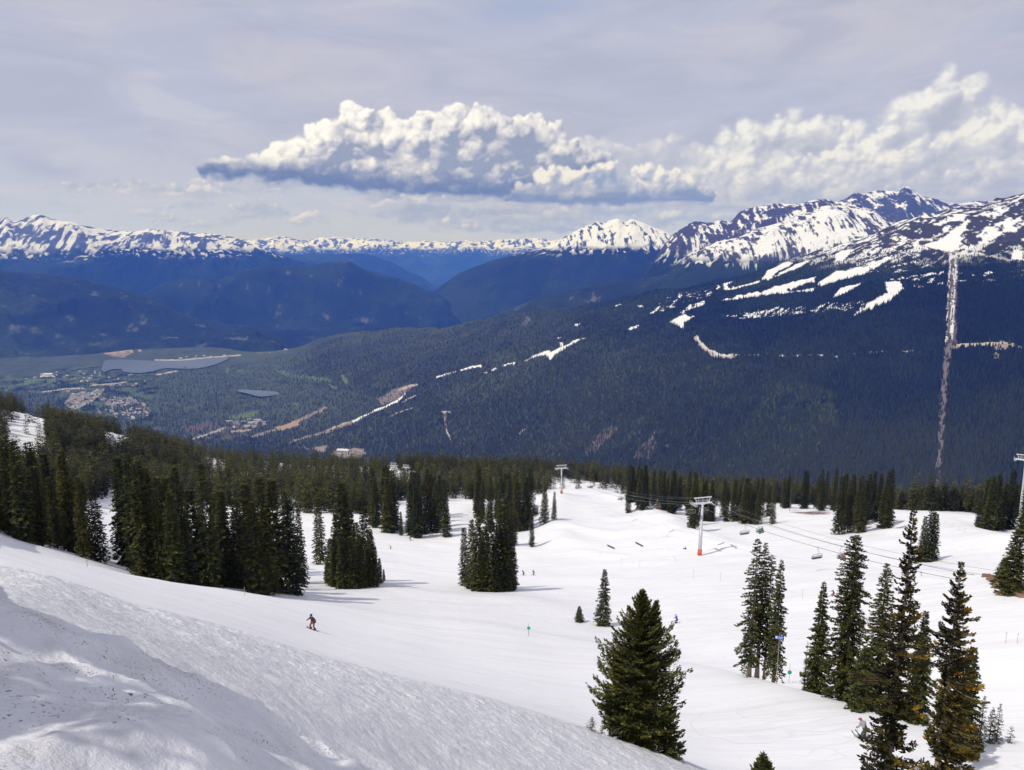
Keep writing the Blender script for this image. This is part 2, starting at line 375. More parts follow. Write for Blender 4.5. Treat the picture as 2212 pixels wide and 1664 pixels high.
    heap(topS, botS, -.01, .25, [(90, .008, .019), (400, .004, .009), (900, .002, .005)], (.87, .83, .79), (.47, .50, .59), (.31, .36, .49), .95, .4, 1.05, .9, .7, 1.0, 0, 2, .010)
    # three distinct small ones
    for x, e, L, hgt in ((-.39, .060, .042, .018), (-.47, .060, .03, .010), (-.255, .034, .022, .013), (-.16, .048, .03, .014), (-.445, .036, .035, .012), (-.06, .025, .03, .01)):
        heap([(x-L, e), (x-L*.4, e+hgt*.8), (x+L*.05, e+hgt), (x+L, e+.001)], [(x-L, e), (x+L, e)], x-L, x+L, [(26, .005, .011), (110, .002, .005)], (.78, .73, .71), (.60, .60, .66), (.46, .49, .58), .85, .4, 1.1, .8, 0)
    px = np.concatenate([rgb, al[..., None]], -1).astype(np.float32)
    im = bpy.data.images.new('cloud_layer', nx, ny, alpha=True, float_buffer=True); im.colorspace_settings.name = 'Non-Color'
    im.alpha_mode = 'CHANNEL_PACKED'
    im.pixels.foreach_set(px.ravel()); im.update(); im.pack()
    return im
build_world()

# ------------------------------------------------------------------ materials
def new_mat(name):
    m = bpy.data.materials.new(name); m.use_nodes = True; t = m.node_tree; t.nodes.clear(); g = NT(t)
    o = g.n.new('ShaderNodeOutputMaterial'); b = g.n.new('ShaderNodeBsdfPrincipled'); g.l.new(b.outputs[0], o.inputs[0])
    return m, g, b
def plain(name, col, rough=0.6, metal=0.0, spec=0.3, var=0.08, scale=3.0):
    m, g, b = new_mat(name)
    tc = g.n.new('ShaderNodeTexCoord')
    n = g.noise(tc.outputs['Object'], scale, 4, 0.6)
    c = g.mix(n, tuple(max(0, x*(1-2*var)) for x in col), tuple(min(1, x*(1+2*var)) for x in col))
    g.l.new(c, b.inputs['Base Color']); b.inputs['Roughness'].default_value = rough; b.inputs['Metallic'].default_value = metal
    b.inputs['Specular IOR Level'].default_value = spec
    return m
def attr(g, name, kind='Fac'):
    a = g.n.new('ShaderNodeAttribute'); a.attribute_name = name; return a.outputs[kind]
def snow_mat():
    m, g, b = new_mat('snow')
    tc = g.n.new('ShaderNodeTexCoord'); P = tc.outputs['Object']
    rough = attr(g, 'rough'); dirt = attr(g, 'dirt'); bare = attr(g, 'bare'); far = attr(g, 'far')
    mp = g.n.new('ShaderNodeMapping'); g.l.new(P, mp.inputs[0]); mp.inputs['Rotation'].default_value = (0, 0, R_(28)); mp.inputs['Scale'].default_value = (0.055, 0.9, 0.3)
    st = g.noise(mp.outputs[0], 1.0, 6, 0.62, 0.5)
    mp2 = g.n.new('ShaderNodeMapping'); g.l.new(P, mp2.inputs[0]); mp2.inputs['Rotation'].default_value = (0, 0, R_(-12)); mp2.inputs['Scale'].default_value = (0.03, 0.35, 0.2)
    st2 = g.noise(mp2.outputs[0], 1.0, 5, 0.6, 0.8)
    big = g.noise(P, 0.02, 4, 0.55)
    c = g.mix(g.mr(big, 0.35, 0.65), (0.86, 0.86, 0.87), (0.91, 0.905, 0.90))
    c = g.mix(g.mr(st, 0.44, 0.66, 0.0, 0.45), c, (0.76, 0.76, 0.79))
    c = g.mix(g.mr(st2, 0.50, 0.68, 0.0, 0.5), c, (0.76, 0.74, 0.74))
    def tracks(rot, sc, n, off):
        q = g.n.new('ShaderNodeMapping'); g.l.new(P, q.inputs[0]); q.inputs['Rotation'].default_value = (0, 0, R_(rot)); q.inputs['Scale'].default_value = sc; q.inputs['Location'].default_value = (off, off, 0)
        k = g.m('FRACT', g.m('MULTIPLY', g.noise(q.outputs[0], 1.0, 3, 0.55, 0.4), n)); return g.mr(g.m('ABSOLUTE', g.m('SUBTRACT', k, 0.5)), 0.0, 0.07, 1.0, 0.0)
    tr = g.m('MAXIMUM', tracks(25, (.012, .06, .05), 34.0, 3.1), g.m('MAXIMUM', tracks(-35, (.010, .045, .05), 30.0, 11.7), tracks(5, (.02, .03, .05), 22.0, 7.3)))
    tr = g.m('MULTIPLY', g.m('MULTIPLY', tr, g.m('SUBTRACT', 1.0, rough)), g.mr(g.noise(P, 0.05, 3, 0.6), 0.42, 0.62, 0.15, 1.0))
    c = g.mix(g.m('MULTIPLY', tr, 0.5), c, (0.70, 0.70, 0.73))
    # old rough snow: greyer, with meltwater blue and dust; plus basin's painted shade
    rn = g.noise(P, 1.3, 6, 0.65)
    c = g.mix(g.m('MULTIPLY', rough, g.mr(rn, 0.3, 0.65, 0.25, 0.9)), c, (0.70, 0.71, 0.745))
    dn = g.noise(P, 1.1, 7, 0.65); sp = g.noise(P, 26, 3, 0.6)
    c = g.mix(g.m('MULTIPLY', dirt, g.mr(dn, 0.50, 0.72, 0.0, 0.55)), c, (0.50, 0.46, 0.44))
    rough = g.m('MULTIPLY', rough, g.m('SUBTRACT', 1.0, g.m('MULTIPLY', dirt, 0.55)))
    speck = g.m('MULTIPLY', g.mr(g.noise(P, 38, 2, 0.5), 0.62, 0.65), g.mr(g.noise(P, 1.7, 5, 0.65), 0.46, 0.60))
    c = g.mix(g.m('MULTIPLY', dirt, g.m('MULTIPLY', speck, 0.85)), c, (0.12, 0.10, 0.08))
    bn = g.noise(P, 0.5, 6, 0.7)
    c = g.mix(g.m('MULTIPLY', bare, g.mr(bn, 0.35, 0.5)), c, g.mix(sp, (0.10, 0.055, 0.035), (0.22, 0.13, 0.09)))
    g.l.new(c, b.inputs['Base Color']); b.inputs['Roughness'].default_value = 0.75; b.inputs['Specular IOR Level'].default_value = 0.25
    near = g.m('SUBTRACT', 1.0, far)
    fine = g.noise(P, 2.7, 8, 0.64); micro = g.noise(P, 40, 3, 0.6)
    hgt = g.m('ADD', g.m('MULTIPLY', g.m('MULTIPLY', fine, rough), 0.30), g.m('MULTIPLY', g.m('MULTIPLY', micro, rough), 0.008))
    sm = g.m('MULTIPLY', g.m('SUBTRACT', 1.0, g.m('MULTIPLY', rough, 0.9)), 0.42); hgt = g.m('ADD', hgt, g.m('MULTIPLY', g.m('MULTIPLY', st, sm), 0.13)); hgt = g.m('ADD', hgt, g.m('MULTIPLY', g.m('MULTIPLY', st2, sm), 0.26))
    hgt = g.m('SUBTRACT', hgt, g.m('MULTIPLY', tr, 0.03))
    g.l.new(g.bump(hgt, 0.75, 1.0), b.inputs['Normal'])
    return m
def ground_mat(name='forest_ground', bump_scale=0.01, bump=14.0, speck=0.05):
    """terrain whose plant and snow cover comes from the vertex colour, broken up by noise"""
    m, g, b = new_mat(name)
    tc = g.n.new('ShaderNodeTexCoord'); P = tc.outputs['Object']
    col = attr(g, 'cover', 'Color')
    n = g.noise(P, speck, 5, 0.7); n2 = g.noise(P, bump_scale, 6, 0.62)
    v = g.n.new('ShaderNodeMix'); v.data_type = 'RGBA'; v.blend_type = 'MULTIPLY'; v.inputs[0].default_value = 1.0
    g.l.new(col, v.inputs[6]); g.l.new(g.mix(n, (0.55, 0.55, 0.6), (1.5, 1.48, 1.4)), v.inputs[7])
    sn = attr(g, 'snow')
    c = g.mix(sn, v.outputs[2], (0.77, 0.765, 0.76))
    g.l.new(c, b.inputs['Base Color']); b.inputs['Roughness'].default_value = 0.95; b.inputs['Specular IOR Level'].default_value = 0.05
    g.l.new(g.bump(g.m('ADD', n2, g.m('MULTIPLY', n, 0.35)), 0.8, bump), b.inputs['Normal'])
    return m
def needle_mat(name, dark, mid, light, gold=None, gold_from=0.8):
    m, g, b = new_mat(name)
    t = attr(g, 'tint'); oi = g.n.new('ShaderNodeObjectInfo')
    t2 = g.m('ADD', t, g.m('MULTIPLY', g.m('SUBTRACT', oi.outputs['Random'], 0.5), 0.25))
    c = g.mix(g.mr(t2, 0.1, 0.55), dark, mid); c = g.mix(g.mr(t2, 0.5, 0.95), c, light)
    if gold: c = g.mix(g.mr(t2, gold_from, gold_from+0.12), c, gold)
    g.l.new(c, b.inputs['Base Color']); b.inputs['Roughness'].default_value = 0.7; b.inputs['Specular IOR Level'].default_value = 0.12
    return m
M = {}
M['snow'] = snow_mat()
M['ground'] = ground_mat()
M['hills'] = ground_mat('hill_cover', 0.004, 60.0, 0.012)
M['needle'] = needle_mat('fir_needles', (0.012, 0.016, 0.006), (0.040, 0.049, 0.014), (0.120, 0.122, 0.032))
M['needle_mid'] = needle_mat('fir_needles_olive', (0.012, 0.015, 0.005), (0.045, 0.048, 0.012), (0.145, 0.130, 0.028))
M['needle_olive'] = needle_mat('fir_needles_sunny_olive', (0.014, 0.018, 0.006), (0.060, 0.068, 0.017), (0.170, 0.160, 0.038))
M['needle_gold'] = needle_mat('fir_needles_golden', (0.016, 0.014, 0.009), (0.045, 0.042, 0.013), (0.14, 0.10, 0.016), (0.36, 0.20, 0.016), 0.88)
M['needle_red'] = needle_mat('dying_needles', (0.045, 0.022, 0.014), (0.10, 0.05, 0.03), (0.17, 0.09, 0.05))
M['needle_dead'] = needle_mat('bare_twigs', (0.03, 0.024, 0.022), (0.07, 0.058, 0.052), (0.12, 0.10, 0.09))
M['needle_far'] = needle_mat('distant_needles', (0.009, 0.013, 0.010), (0.020, 0.029, 0.015), (0.060, 0.068, 0.028))
M['bark'] = plain('bark', (0.16, 0.125, 0.10), 0.9, var=0.25, scale=2)
M['bark_pale'] = plain('weathered_bark', (0.30, 0.24, 0.19), 0.9, var=0.2, scale=3)
M['steel'] = plain('galvanised_steel', (0.50, 0.51, 0.54), 0.5, 0.3, 0.5)
M['white_steel'] = plain('white_painted_steel', (0.66, 0.67, 0.69), 0.45, 0.0, 0.4)
M['chair_steel'] = plain('weathered_chair_steel', (0.33, 0.34, 0.36), 0.5, 0.2)
M['dark_steel'] = plain('dark_steel', (0.06, 0.06, 0.07), 0.5, 0.3)
M['orange'] = plain('orange_padding', (0.62, 0.13, 0.06), 0.8)
M['rope'] = plain('steel_rope', (0.16, 0.16, 0.17), 0.5, 0.5)
M['bamboo'] = plain('bamboo', (0.45, 0.36, 0.24), 0.7)
M['rock'] = plain('brown_rock', (0.21, 0.125, 0.09), 0.95, var=0.3, scale=0.6)
M['skin'] = plain('skin', (0.45, 0.27, 0.19), 0.6)
def lake_mat():
    m, g, b = new_mat('lake_water'); tc = g.n.new('ShaderNodeTexCoord')
    n = g.noise(tc.outputs['Object'], 0.004, 3, 0.5)
    g.l.new(g.mix(n, (0.06, 0.08, 0.10), (0.09, 0.12, 0.14)), b.inputs['Base Color']); b.inputs['Roughness'].default_value = 0.35
    g.l.new(g.bump(g.noise(tc.outputs['Object'], 0.05, 3), 0.3, 1.0), b.inputs['Normal'])
    return m
M['water'] = lake_mat()

# ------------------------------------------------------------------ near snow field
def azgrid(lo, hi, n, wide=None, nw=0):
    a = np.linspace(R_(lo), R_(hi), n)
    if wide:
        a = np.concatenate([np.linspace(R_(-wide), R_(lo), nw, endpoint=False), a, np.linspace(R_(hi), R_(wide), nw+1)[1:]])
    return a
BK = [2.2, 2.6]   # azimuths behind the camera
def back(r, z): return [('az', -3.1416, r, z), ('az', -2.0, r, z), ('az', 2.0, r, z), ('az', 3.1416, r, z)]
near_lines = [
 [('az', -3.15, .25, -1.7), ('az', 3.15, .25, -1.7)],
 [('az', -.8, 1.6, -1.85), ('az', 0, 1.6, -1.9), ('az', .8, 1.6, -2.0)]+back(1.6, -1.6),
 [(-100, 1580, 4.0), (200, 1600, 4.0), (450, 1664, 4.0), (700, 1720, 4.2), (1000, 1800, 5), (1500, 1900, 6), (2212, 1950, 7)]+back(5, -1.2),
 # dip before the berm
 [(-100, 1400, 5.6), (0, 1400, 5.6), (93, 1425, 5.6), (215, 1450, 5.7), (360, 1500, 5.9), (500, 1590, 6.2), (640, 1660, 6.6), (900, 1740, 8), (1300, 1800, 11), (1700, 1870, 14), (2212, 1920, 16)]+back(8, -0.8),
 # berm crest
 [(-100, 1300, 7.4), (0, 1312, 7.2), (60, 1338, 7.2), (120, 1363, 7.2), (200, 1388, 7.2), (270, 1405, 7.3), (360, 1441, 7.4), (420, 1478, 7.6), (500, 1515, 7.8), (560, 1545, 8), (640, 1600, 8.4), (760, 1655, 9.4), (1000, 1730, 12), (1400, 1790, 15), (1800, 1850, 20), (2212, 1890, 24)]+back(12, -0.6),
 [(-100, 1296, 8.8), (0, 1306, 8.6), (120, 1355, 8.6), (270, 1400, 8.7), (360, 1436, 8.9), (420, 1472, 9), (560, 1535, 9.4), (640, 1580, 9.9), (760, 1630, 11), (1000, 1700, 14), (1400, 1760, 18), (1800, 1830, 24), (2212, 1870, 28)]+back(16, -0.5),
 [(-100, 1250, 14), (0, 1262, 13.5), (250, 1335, 13.5), (500, 1425, 14), (760, 1520, 15.5), (1000, 1600, 18), (1385, 1690, 24), (1800, 1790, 29), (2212, 1840, 33)]+back(22, -0.5),
 # C: edge of the rough slope
 [(-150, 1190, 23), (0, 1224, 22), (152, 1259, 21.5), (254, 1295, 21.5), (391, 1328, 21.5), (508, 1361, 22), (635, 1402, 22.5), (762, 1437, 23.5), (889, 1469, 25), (1124, 1531, 28.5), (1268, 1577, 31), (1320, 1594, 32), (1385, 1613, 33), (1475, 1643, 34.5), (1600, 1690, 36), (1800, 1730, 38), (2212, 1800, 40)]+back(30, 0.5),
 # D: hidden dip behind it
 [(-150, 1215, 33), (0, 1235, 33), (254, 1304, 33), (508, 1372, 34), (762, 1448, 36), (1124, 1541, 40), (1320, 1600, 42), (1475, 1648, 44), (1600, 1670, 45), (1800, 1690, 46), (2212, 1730, 46)]+back(45, 2),
 # groomed run, lower part
 [(-150, 1200, 48), (0, 1215, 48), (254, 1280, 50), (508, 1345, 54), (762, 1417, 56), (1124, 1508, 54), (1320, 1560, 52), (1475, 1598, 52), (1640, 1610, 52), (1800, 1620, 52), (1990, 1650, 51), (2212, 1680, 52)]+back(55, 4),
 # E: crest of the groomed run
 [(-150, 1130, 78), (0, 1174, 78), (101, 1204, 82), (188, 1221, 88), (249, 1235, 93), (336, 1251, 98), (420, 1265, 103), (504, 1276, 108), (638, 1296, 112), (750, 1313, 114), (844, 1327, 115), (969, 1342, 114), (1141, 1364, 110), (1314, 1397, 99), (1459, 1427, 88), (1587, 1453, 79), (1708, 1485, 69), (1833, 1519, 64), (1883, 1536, 62), (1990, 1557, 61), (2212, 1607, 60), (2350, 1640, 60)]+back(80, 8),
 [(-150, 1128, 88), (0, 1173, 90), (188, 1222, 100), (336, 1254, 108), (504, 1280, 119), (638, 1297, 123), (750, 1308, 125), (969, 1335, 124), (1141, 1358, 119), (1314, 1392, 109), (1459, 1432, 98), (1587, 1464, 89), (1708, 1502, 79), (1833, 1540, 74), (1990, 1578, 71), (2212, 1630, 70), (2350, 1660, 70)]+back(100, 14),
 # basin
 [(-100, 1120, 125), (0, 1160, 125), (250, 1232, 125), (430, 1268, 133), (620, 1284, 136), (762, 1293, 138), (1054, 1314, 136), (1300, 1346, 130), (1512, 1352, 124), (1750, 1390, 112), (1950, 1388, 110), (2212, 1392, 110), (2350, 1400, 110)]+back(130, 22),
 [(-100, 1100, 160), (0, 1140, 160), (250, 1212, 160), (430, 1252, 160), (620, 1262, 160), (762, 1264, 160), (1054, 1275, 160), (1300, 1290, 160), (1512, 1280, 160), (1750, 1290, 155), (1950, 1285, 150), (2212, 1285, 150), (2350, 1290, 150)]+back(170, 34),
 [(-100, 1060, 230), (0, 1100, 230), (250, 1160, 230), (430, 1190, 230), (620, 1196, 230), (762, 1200, 230), (1054, 1220, 230), (1300, 1214, 230), (1512, 1202, 232), (1750, 1190, 230), (1950, 1182, 230), (2212, 1175, 225), (2350, 1180, 225)]+back(240, 55),
 [(-100, 1010, 320), (0, 1045, 320), (250, 1108, 320), (430, 1125, 320), (620, 1130, 320), (762, 1128, 320), (1054, 1138, 320), (1300, 1128, 320), (1512, 1130, 320), (1750, 1122, 320), (1950, 1122, 320), (2212, 1130, 320), (2350, 1140, 320)]+back(330, 80),
 [(-100, 950, 430), (0, 985, 430), (250, 1035, 430), (430, 1062, 430), (620, 1070, 430), (762, 1070, 430), (1054, 1082, 430), (1180, 1070, 430), (1240, 1067, 430), (1320, 1073, 430), (1380, 1085, 430), (1512, 1092, 430), (1750, 1098, 420), (1950, 1104, 400), (2080, 1106, 400), (2212, 1112, 420), (2350, 1120, 420)]+back(430, 100),
 [(-100, 895, 530), (0, 915, 530), (90, 925, 530), (160, 940, 530), (250, 957, 530), (420, 1010, 530), (560, 1030, 530), (762, 1036, 530), (1054, 1050, 540), (1180, 1052, 540), (1320, 1050, 540), (1400, 1066, 540), (1512, 1075, 540), (1750, 1090, 500), (1950, 1106, 460), (2080, 1108, 460), (2212, 1114, 500), (2350, 1120, 500)]+back(530, 115),
 # ridge crest
 [(-100, 850, 700), (0, 872, 690), (80, 900, 680), (160, 922, 670), (250, 938, 670), (330, 968, 660), (420, 985, 660), (560, 1000, 660), (762, 1010, 650), (1000, 1015, 650), (1200, 1022, 650), (1350, 1034, 650), (1500, 1050, 650), (1650, 1062, 640), (1800, 1078, 600), (1950, 1094, 560), (2080, 1096, 560), (2212, 1102, 600), (2350, 1110, 600)]+back(700, 130),
 [(-100, 930, 1000), (0, 950, 1000), (420, 1080, 1000), (1000, 1120, 1000), (1500, 1150, 1000), (2212, 1200, 1000), (2350, 1200, 1000)]+back(1000, 120),
 [('az', -3.15, 2300, -1150), ('az', -.9, 2300, -1150), ('az', 0, 2300, -1080), ('az', .7, 2300, -900), ('az', 3.15, 2300, -900)],
]
BERMS = [([(1205, 420), (1195, 330), (1215, 270)], 9, 2.6), ([(1330, 430), (1400, 360), (1470, 290), (1560, 250)], 8, 2.8), ([(1240, 300), (1330, 285), (1430, 292)], 6, 1.3), ([(1250, 250), (1330, 240)], 5, .9),
         ([(1360, 330), (1450, 320)], 6, 1.2), ([(1260, 360), (1360, 370)], 8, 1.2), ([(2040, 300), (2075, 260), (2120, 235), (2180, 222)], 8, 2.4), ([(1925, 270), (1990, 262)], 6, 1.6), ([(1960, 240), (2080, 225)], 7, 1.3),
         ([(1010, 300), (985, 340), (1010, 390)], 12, 2.0), ([(880, 300), (990, 285), (1110, 262)], 7, 1.1), ([(1120, 200), (1260, 190), (1420, 180)], 9, .5), ([(1560, 200), (1700, 190)], 8, .6), ([(1680, 330), (1800, 310), (1940, 300)], 10, 1.2),
         ([(470, 128), (640, 140), (840, 150)], 6, .5), ([(900, 150), (1120, 148), (1250, 135)], 6, .5), ([(1720, 150), (1900, 165)], 7, .6), ([(2000, 175), (2212, 160)], 7, .8)]
def bp(u, r):
    a = float(ray(u, 1150)[0]); return math.sin(a)*r, math.cos(a)*r
def near_relief(s):
    x, y, r, T = s.X, s.Y, s.R, s.T
    edge = smooth(T, 4.3, 5.3)*(1-smooth(T, 6.95, 7.3))
    z = edge*(0.095*fbm(x*1.15, y*1.5, 5, 11, 0.6)*np.clip(r/14, .6, 1.4)+0.12*fbm(x*.35, y*.5, 3, 21))
    berm = smooth(r, 2.2, 3.5)*(1-smooth(T, 4.6, 5.6))
    z += berm*(0.26*fbm(x*.8, y*.8, 4, 31, .5)+0.020*fbm(x*4, y*4, 4, 35, .6)+0.22*ridged(x*.5+3, y*.7, 3, 41, .5)-0.12)
    run = smooth(T, 8.5, 9.2)*(1-smooth(T, 15.8, 16.5))
    z += run*(0.16*fbm(x*.05, y*.07, 4, 51)*np.clip(r/60, 1, 3)+0.03*fbm(x*.5, y*.25, 3, 55))
    park = smooth(T, 13.5, 14.5)*(1-smooth(T, 16, 17))
    z += park*0.9*fbm(x*.03, y*.04, 4, 61)
    for pts, w, hgt in BERMS:
        P = [bp(u, r_) for u, r_ in pts]; dmin = np.full(x.shape, 1e9)
        for (ax, ay), (bx_, by_) in zip(P[:-1], P[1:]):
            t = np.clip(((x-ax)*(bx_-ax)+(y-ay)*(by_-ay))/((bx_-ax)**2+(by_-ay)**2), 0, 1); dmin = np.minimum(dmin, np.hypot(x-ax-t*(bx_-ax), y-ay-t*(by_-ay)))
        z += hgt*np.exp(-(dmin/w)**2)
    far = smooth(T, 16.2, 18)
    z += far*(4.5*fbm(x*.012, y*.012, 4, 71)+1.2*fbm(x*.06, y*.06, 3, 75))*(1+smooth(r, 700, 1500)*8)
    return z
az0 = azgrid(-41, 41, 1250, 179.99, 60)
N0 = Sheet(near_lines, az0, [3, 26, 120, 90, 50, 65, 110, 22, 20, 50, 22, 18, 30, 45, 45, 40, 30, 34, 12, 12], near_relief, blur_az=38)
rough = (1-smooth(N0.T, 6.95, 7.25))*0.9+smooth(N0.T, 9.97, 10.3)*(1-smooth(N0.T, 12.6, 13.4))*0.55*(1-smooth(N0.A, .05, .22))  # second term greys the basin band to stand for its shade behind the crest
dirt = (1-smooth(N0.T, 4.5, 5.6))*(1-smooth(N0.A, -.05, .2))
bare = np.zeros_like(N0.R)
def near_spot(u, v, ru, rr, arr, val=1.0):
    x, y, z, ok = N0.hit(u, v)
    a0, r0 = math.atan2(x[0], y[0]), math.hypot(x[0], y[0])
    da = ru/PF; d = np.hypot((N0.A-a0)/da, (N0.R-r0)/rr)
    np.maximum(arr, val*(1-smooth(d+0.25*fbm(N0.X*.15, N0.Y*.15, 3, 5), 0.6, 1.1)), out=arr)
near_spot(1752, 1108, 42, 16, bare); near_spot(2195, 1266, 20, 5, bare)
near_spot(1700, 1130, 60, 10, bare, 0.0)
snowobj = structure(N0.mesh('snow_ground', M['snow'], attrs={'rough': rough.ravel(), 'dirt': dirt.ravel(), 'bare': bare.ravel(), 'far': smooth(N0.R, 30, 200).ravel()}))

# ------------------------------------------------------------------ valley and opposite mountainside
FL = -1210.0
Z = ('z', FL)
valley_lines = [
 [('az', -3.0, 1500, FL-30), ('az', -.15, 1500, FL-30), ('az', .2, 1500, -1150), ('az', .7, 1500, -1000), ('az', 1.2, 1500, -1000)],
 [(-400, 900, Z), (0, 905, Z), (400, 985, Z), (700, 1015, 4150), (1000, 1035, 3300), (1300, 1060, 2800), (1700, 1090, 2450), (2212, 1130, 2200), (2700, 1130, 2200)],
 [(-400, 850, Z), (0, 850, Z), (250, 862, Z), (500, 915, Z), (700, 950, 4650), (900, 960, 4100), (1200, 960, 3500), (1600, 960, 3000), (2212, 960, 2750), (2700, 960, 2750)],
 [(-400, 800, Z), (0, 800, Z), (250, 803, Z), (500, 830, Z), (700, 862, 5750), (900, 850, 5100), (1200, 830, 4350), (1600, 800, 3800), (2212, 780, 3500), (2700, 780, 3500)],
 [(-400, 775, Z), (0, 778, Z), (250, 780, Z), (480, 783, Z), (640, 790, 7300), (720, 775, 7000), (900, 760, 6500), (1100, 740, 5800), (1300, 720, 5200), (1600, 680, 4800), (1900, 620, 4600), (2212, 580, 4500), (2700, 520, 4500)],
 [(-400, 764, Z), (0, 764, Z), (350, 762, Z), (500, 764, Z), (560, 762, 9000), (630, 754, 8800), (720, 725, 8500), (870, 714, 8000), (950, 710, 7700), (1030, 693, 7400), (1130, 673, 7200), (1250, 662, 6900), (1350, 643, 6700), (1430, 630, 6500), (1560, 602, 6200), (1700, 562, 6000), (1800, 534, 5900), (1880, 508, 5900), (1960, 475, 5900), (2080, 448, 5900), (2140, 430, 5900), (2212, 413, 5900), (2400, 380, 5900), (2700, 370, 5900)],
 [('az', -1.2, 16000, FL-40), ('az', -.45, 16000, FL-40), (560, 790, 10500), (720, 765, 9500), (870, 750, 9000), (1030, 720, 8400), (1250, 690, 7900), (1430, 660, 7500), (1700, 600, 7000), (1880, 540, 6900), (2080, 480, 6900), (2212, 440, 6900), (2700, 400, 6900)],
]
def valley_relief(s):
    hill = smooth(s.Z, FL+20, FL+160)
    z = hill*(70*fbm(s.X/700, s.Y/700, 5, 101)+28*(ridged(s.X/330+5, s.Y/500, 4, 111)-.5))
    up = smooth(s.Z, -150, 150)
    return z*(1-0.2*up)+up*35*(ridged(s.X/420, s.Y/420, 5, 121)-.55)+(1-hill)*4*fbm(s.X/300, s.Y/300, 3, 131)
az1 = azgrid(-40, 40, 1150, 62, 30)
V1 = Sheet(valley_lines, az1, [30, 90, 110, 110, 120, 25], valley_relief)
# measured-frame helpers for the enlarged crops the patches were read from
def zc(k): 
    sx, ox, oy = {'a': (.375, 1382.6, 362.9), 'b': (.3515, 691.4, 414.8), 'c': (.3515, 0, 432.0), 'd': (.375, 1382.6, 691.2)}[k]
    return lambda pts: [(x*sx+ox, y*sx+oy) for x, y in pts]
def to_map(pts, closed):
    """measured outline -> ground positions (azimuth, log distance) on the mountainside"""
    P = list(pts)+([pts[0]] if closed else []); q = []
    for (x0, y0), (x1, y1) in zip(P[:-1], P[1:]):
        n = max(1, int(math.hypot(x1-x0, y1-y0)/4))
        for k in range(n): q.append((x0+(x1-x0)*k/n, y0+(y1-y0)*k/n))
    if not closed: q.append(P[-1])
    q = np.array(q); x, y, z, ok = V1.hit(q[:, 0], q[:, 1])
    return np.arctan2(x, y)[ok], np.log(np.hypot(x, y))[ok]
VA = V1.A; VL = np.log(V1.R)
wob = fbm(V1.X/60, V1.Y/60, 3, 201)
wobA = VA+wob*0.0012; wobL = VL+fbm(V1.X/60+9, V1.Y/60, 3, 205)*0.006
def paint_poly(pts):
    A, L = to_map(pts, True)
    if len(A) < 3: return np.zeros(V1.R.shape, bool)
    m = np.zeros(V1.R.shape, bool)
    j0, j1 = np.searchsorted(az1, A.min()-.004), np.searchsorted(az1, A.max()+.004)
    px, py = wobA[:, j0:j1], wobL[:, j0:j1]; ins = np.zeros(px.shape, bool)
    n = len(A)
    for i in range(n):
        x0, y0, x1, y1 = A[i], L[i], A[(i+1) % n], L[(i+1) % n]
        if y0 == y1: continue
        c = ((py < y0) != (py < y1)) & (px < (x1-x0)*(py-y0)/(y1-y0)+x0)
        ins ^= c
    m[:, j0:j1] = ins
    return m
def paint_line(pts, w):
    """a strip about w measured pixels wide following the points"""
    off = w/2; P = list(pts); up, dn = [], []
    for i, (x, y) in enumerate(P):
        a = P[max(0, i-1)]; b = P[min(len(P)-1, i+1)]; dx, dy = b[0]-a[0], b[1]-a[1]; l = math.hypot(dx, dy) or 1
        up.append((x-dy/l*off, y+dx/l*off)); dn.append((x+dy/l*off, y-dx/l*off))
    return paint_poly(up+dn[::-1])
XX, YY, RR = V1.X, V1.Y, V1.R
nf = fbm(XX/900, YY/900, 4, 301); nm = fbm(XX/160, YY/160, 4, 311); nh = fbm(XX/45, YY/45, 3, 321)
streak = fbm(XX/90+YY/400, YY/40, 3, 331)
green = np.array([0.022, 0.034, 0.017]); dgreen = np.array([0.010, 0.017, 0.012]); lgreen = np.array([0.062, 0.085, 0.032])
w1 = smooth(nf*1.2+nm*.5, -.35, .35)[..., None]
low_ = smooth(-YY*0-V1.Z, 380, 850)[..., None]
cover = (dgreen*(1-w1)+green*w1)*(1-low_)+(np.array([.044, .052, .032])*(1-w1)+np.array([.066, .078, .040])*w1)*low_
forest = np.ones(RR.shape)         # how densely trees stand
floor_ = (1-smooth(V1.Z, FL+30, FL+170))*smooth(RR, 4600, 5600); fl = floor_[..., None]*(.45+.55*smooth(nm, -.2, .3))[..., None]
cover = cover*(1-fl)+np.array([.075, .095, .060])*fl
forest = forest*(1-.45*floor_)
snow = np.zeros(RR.shape)
def cov(mask, col, dens, strength=1.0):
    s = (mask*strength)[..., None]; 
    cover[:] = cover*(1-s)+np.array(col)*s
    forest[:] = np.where(mask, dens, forest)
def snw(mask, dens=0.0, s=1.0): snow[:] = np.where(mask, np.maximum(snow, s), snow); forest[:] = np.where(mask, dens, forest)
A_, B_, C_, D_ = zc('a'), zc('b'), zc('c'), zc('d')
# lighter green stand lower on the mountainside
cov(paint_poly(D_([(560, 640), (750, 420), (900, 350), (1120, 420), (1150, 600), (1000, 800), (700, 820), (520, 800)])) & (nm > -.25), (0.05, 0.075, 0.03), 0.75, .8)
cov(paint_poly(D_([(1010, 560), (1100, 430), (1150, 600), (1060, 620)])), (0.075, 0.09, 0.035), 0.6, .8)
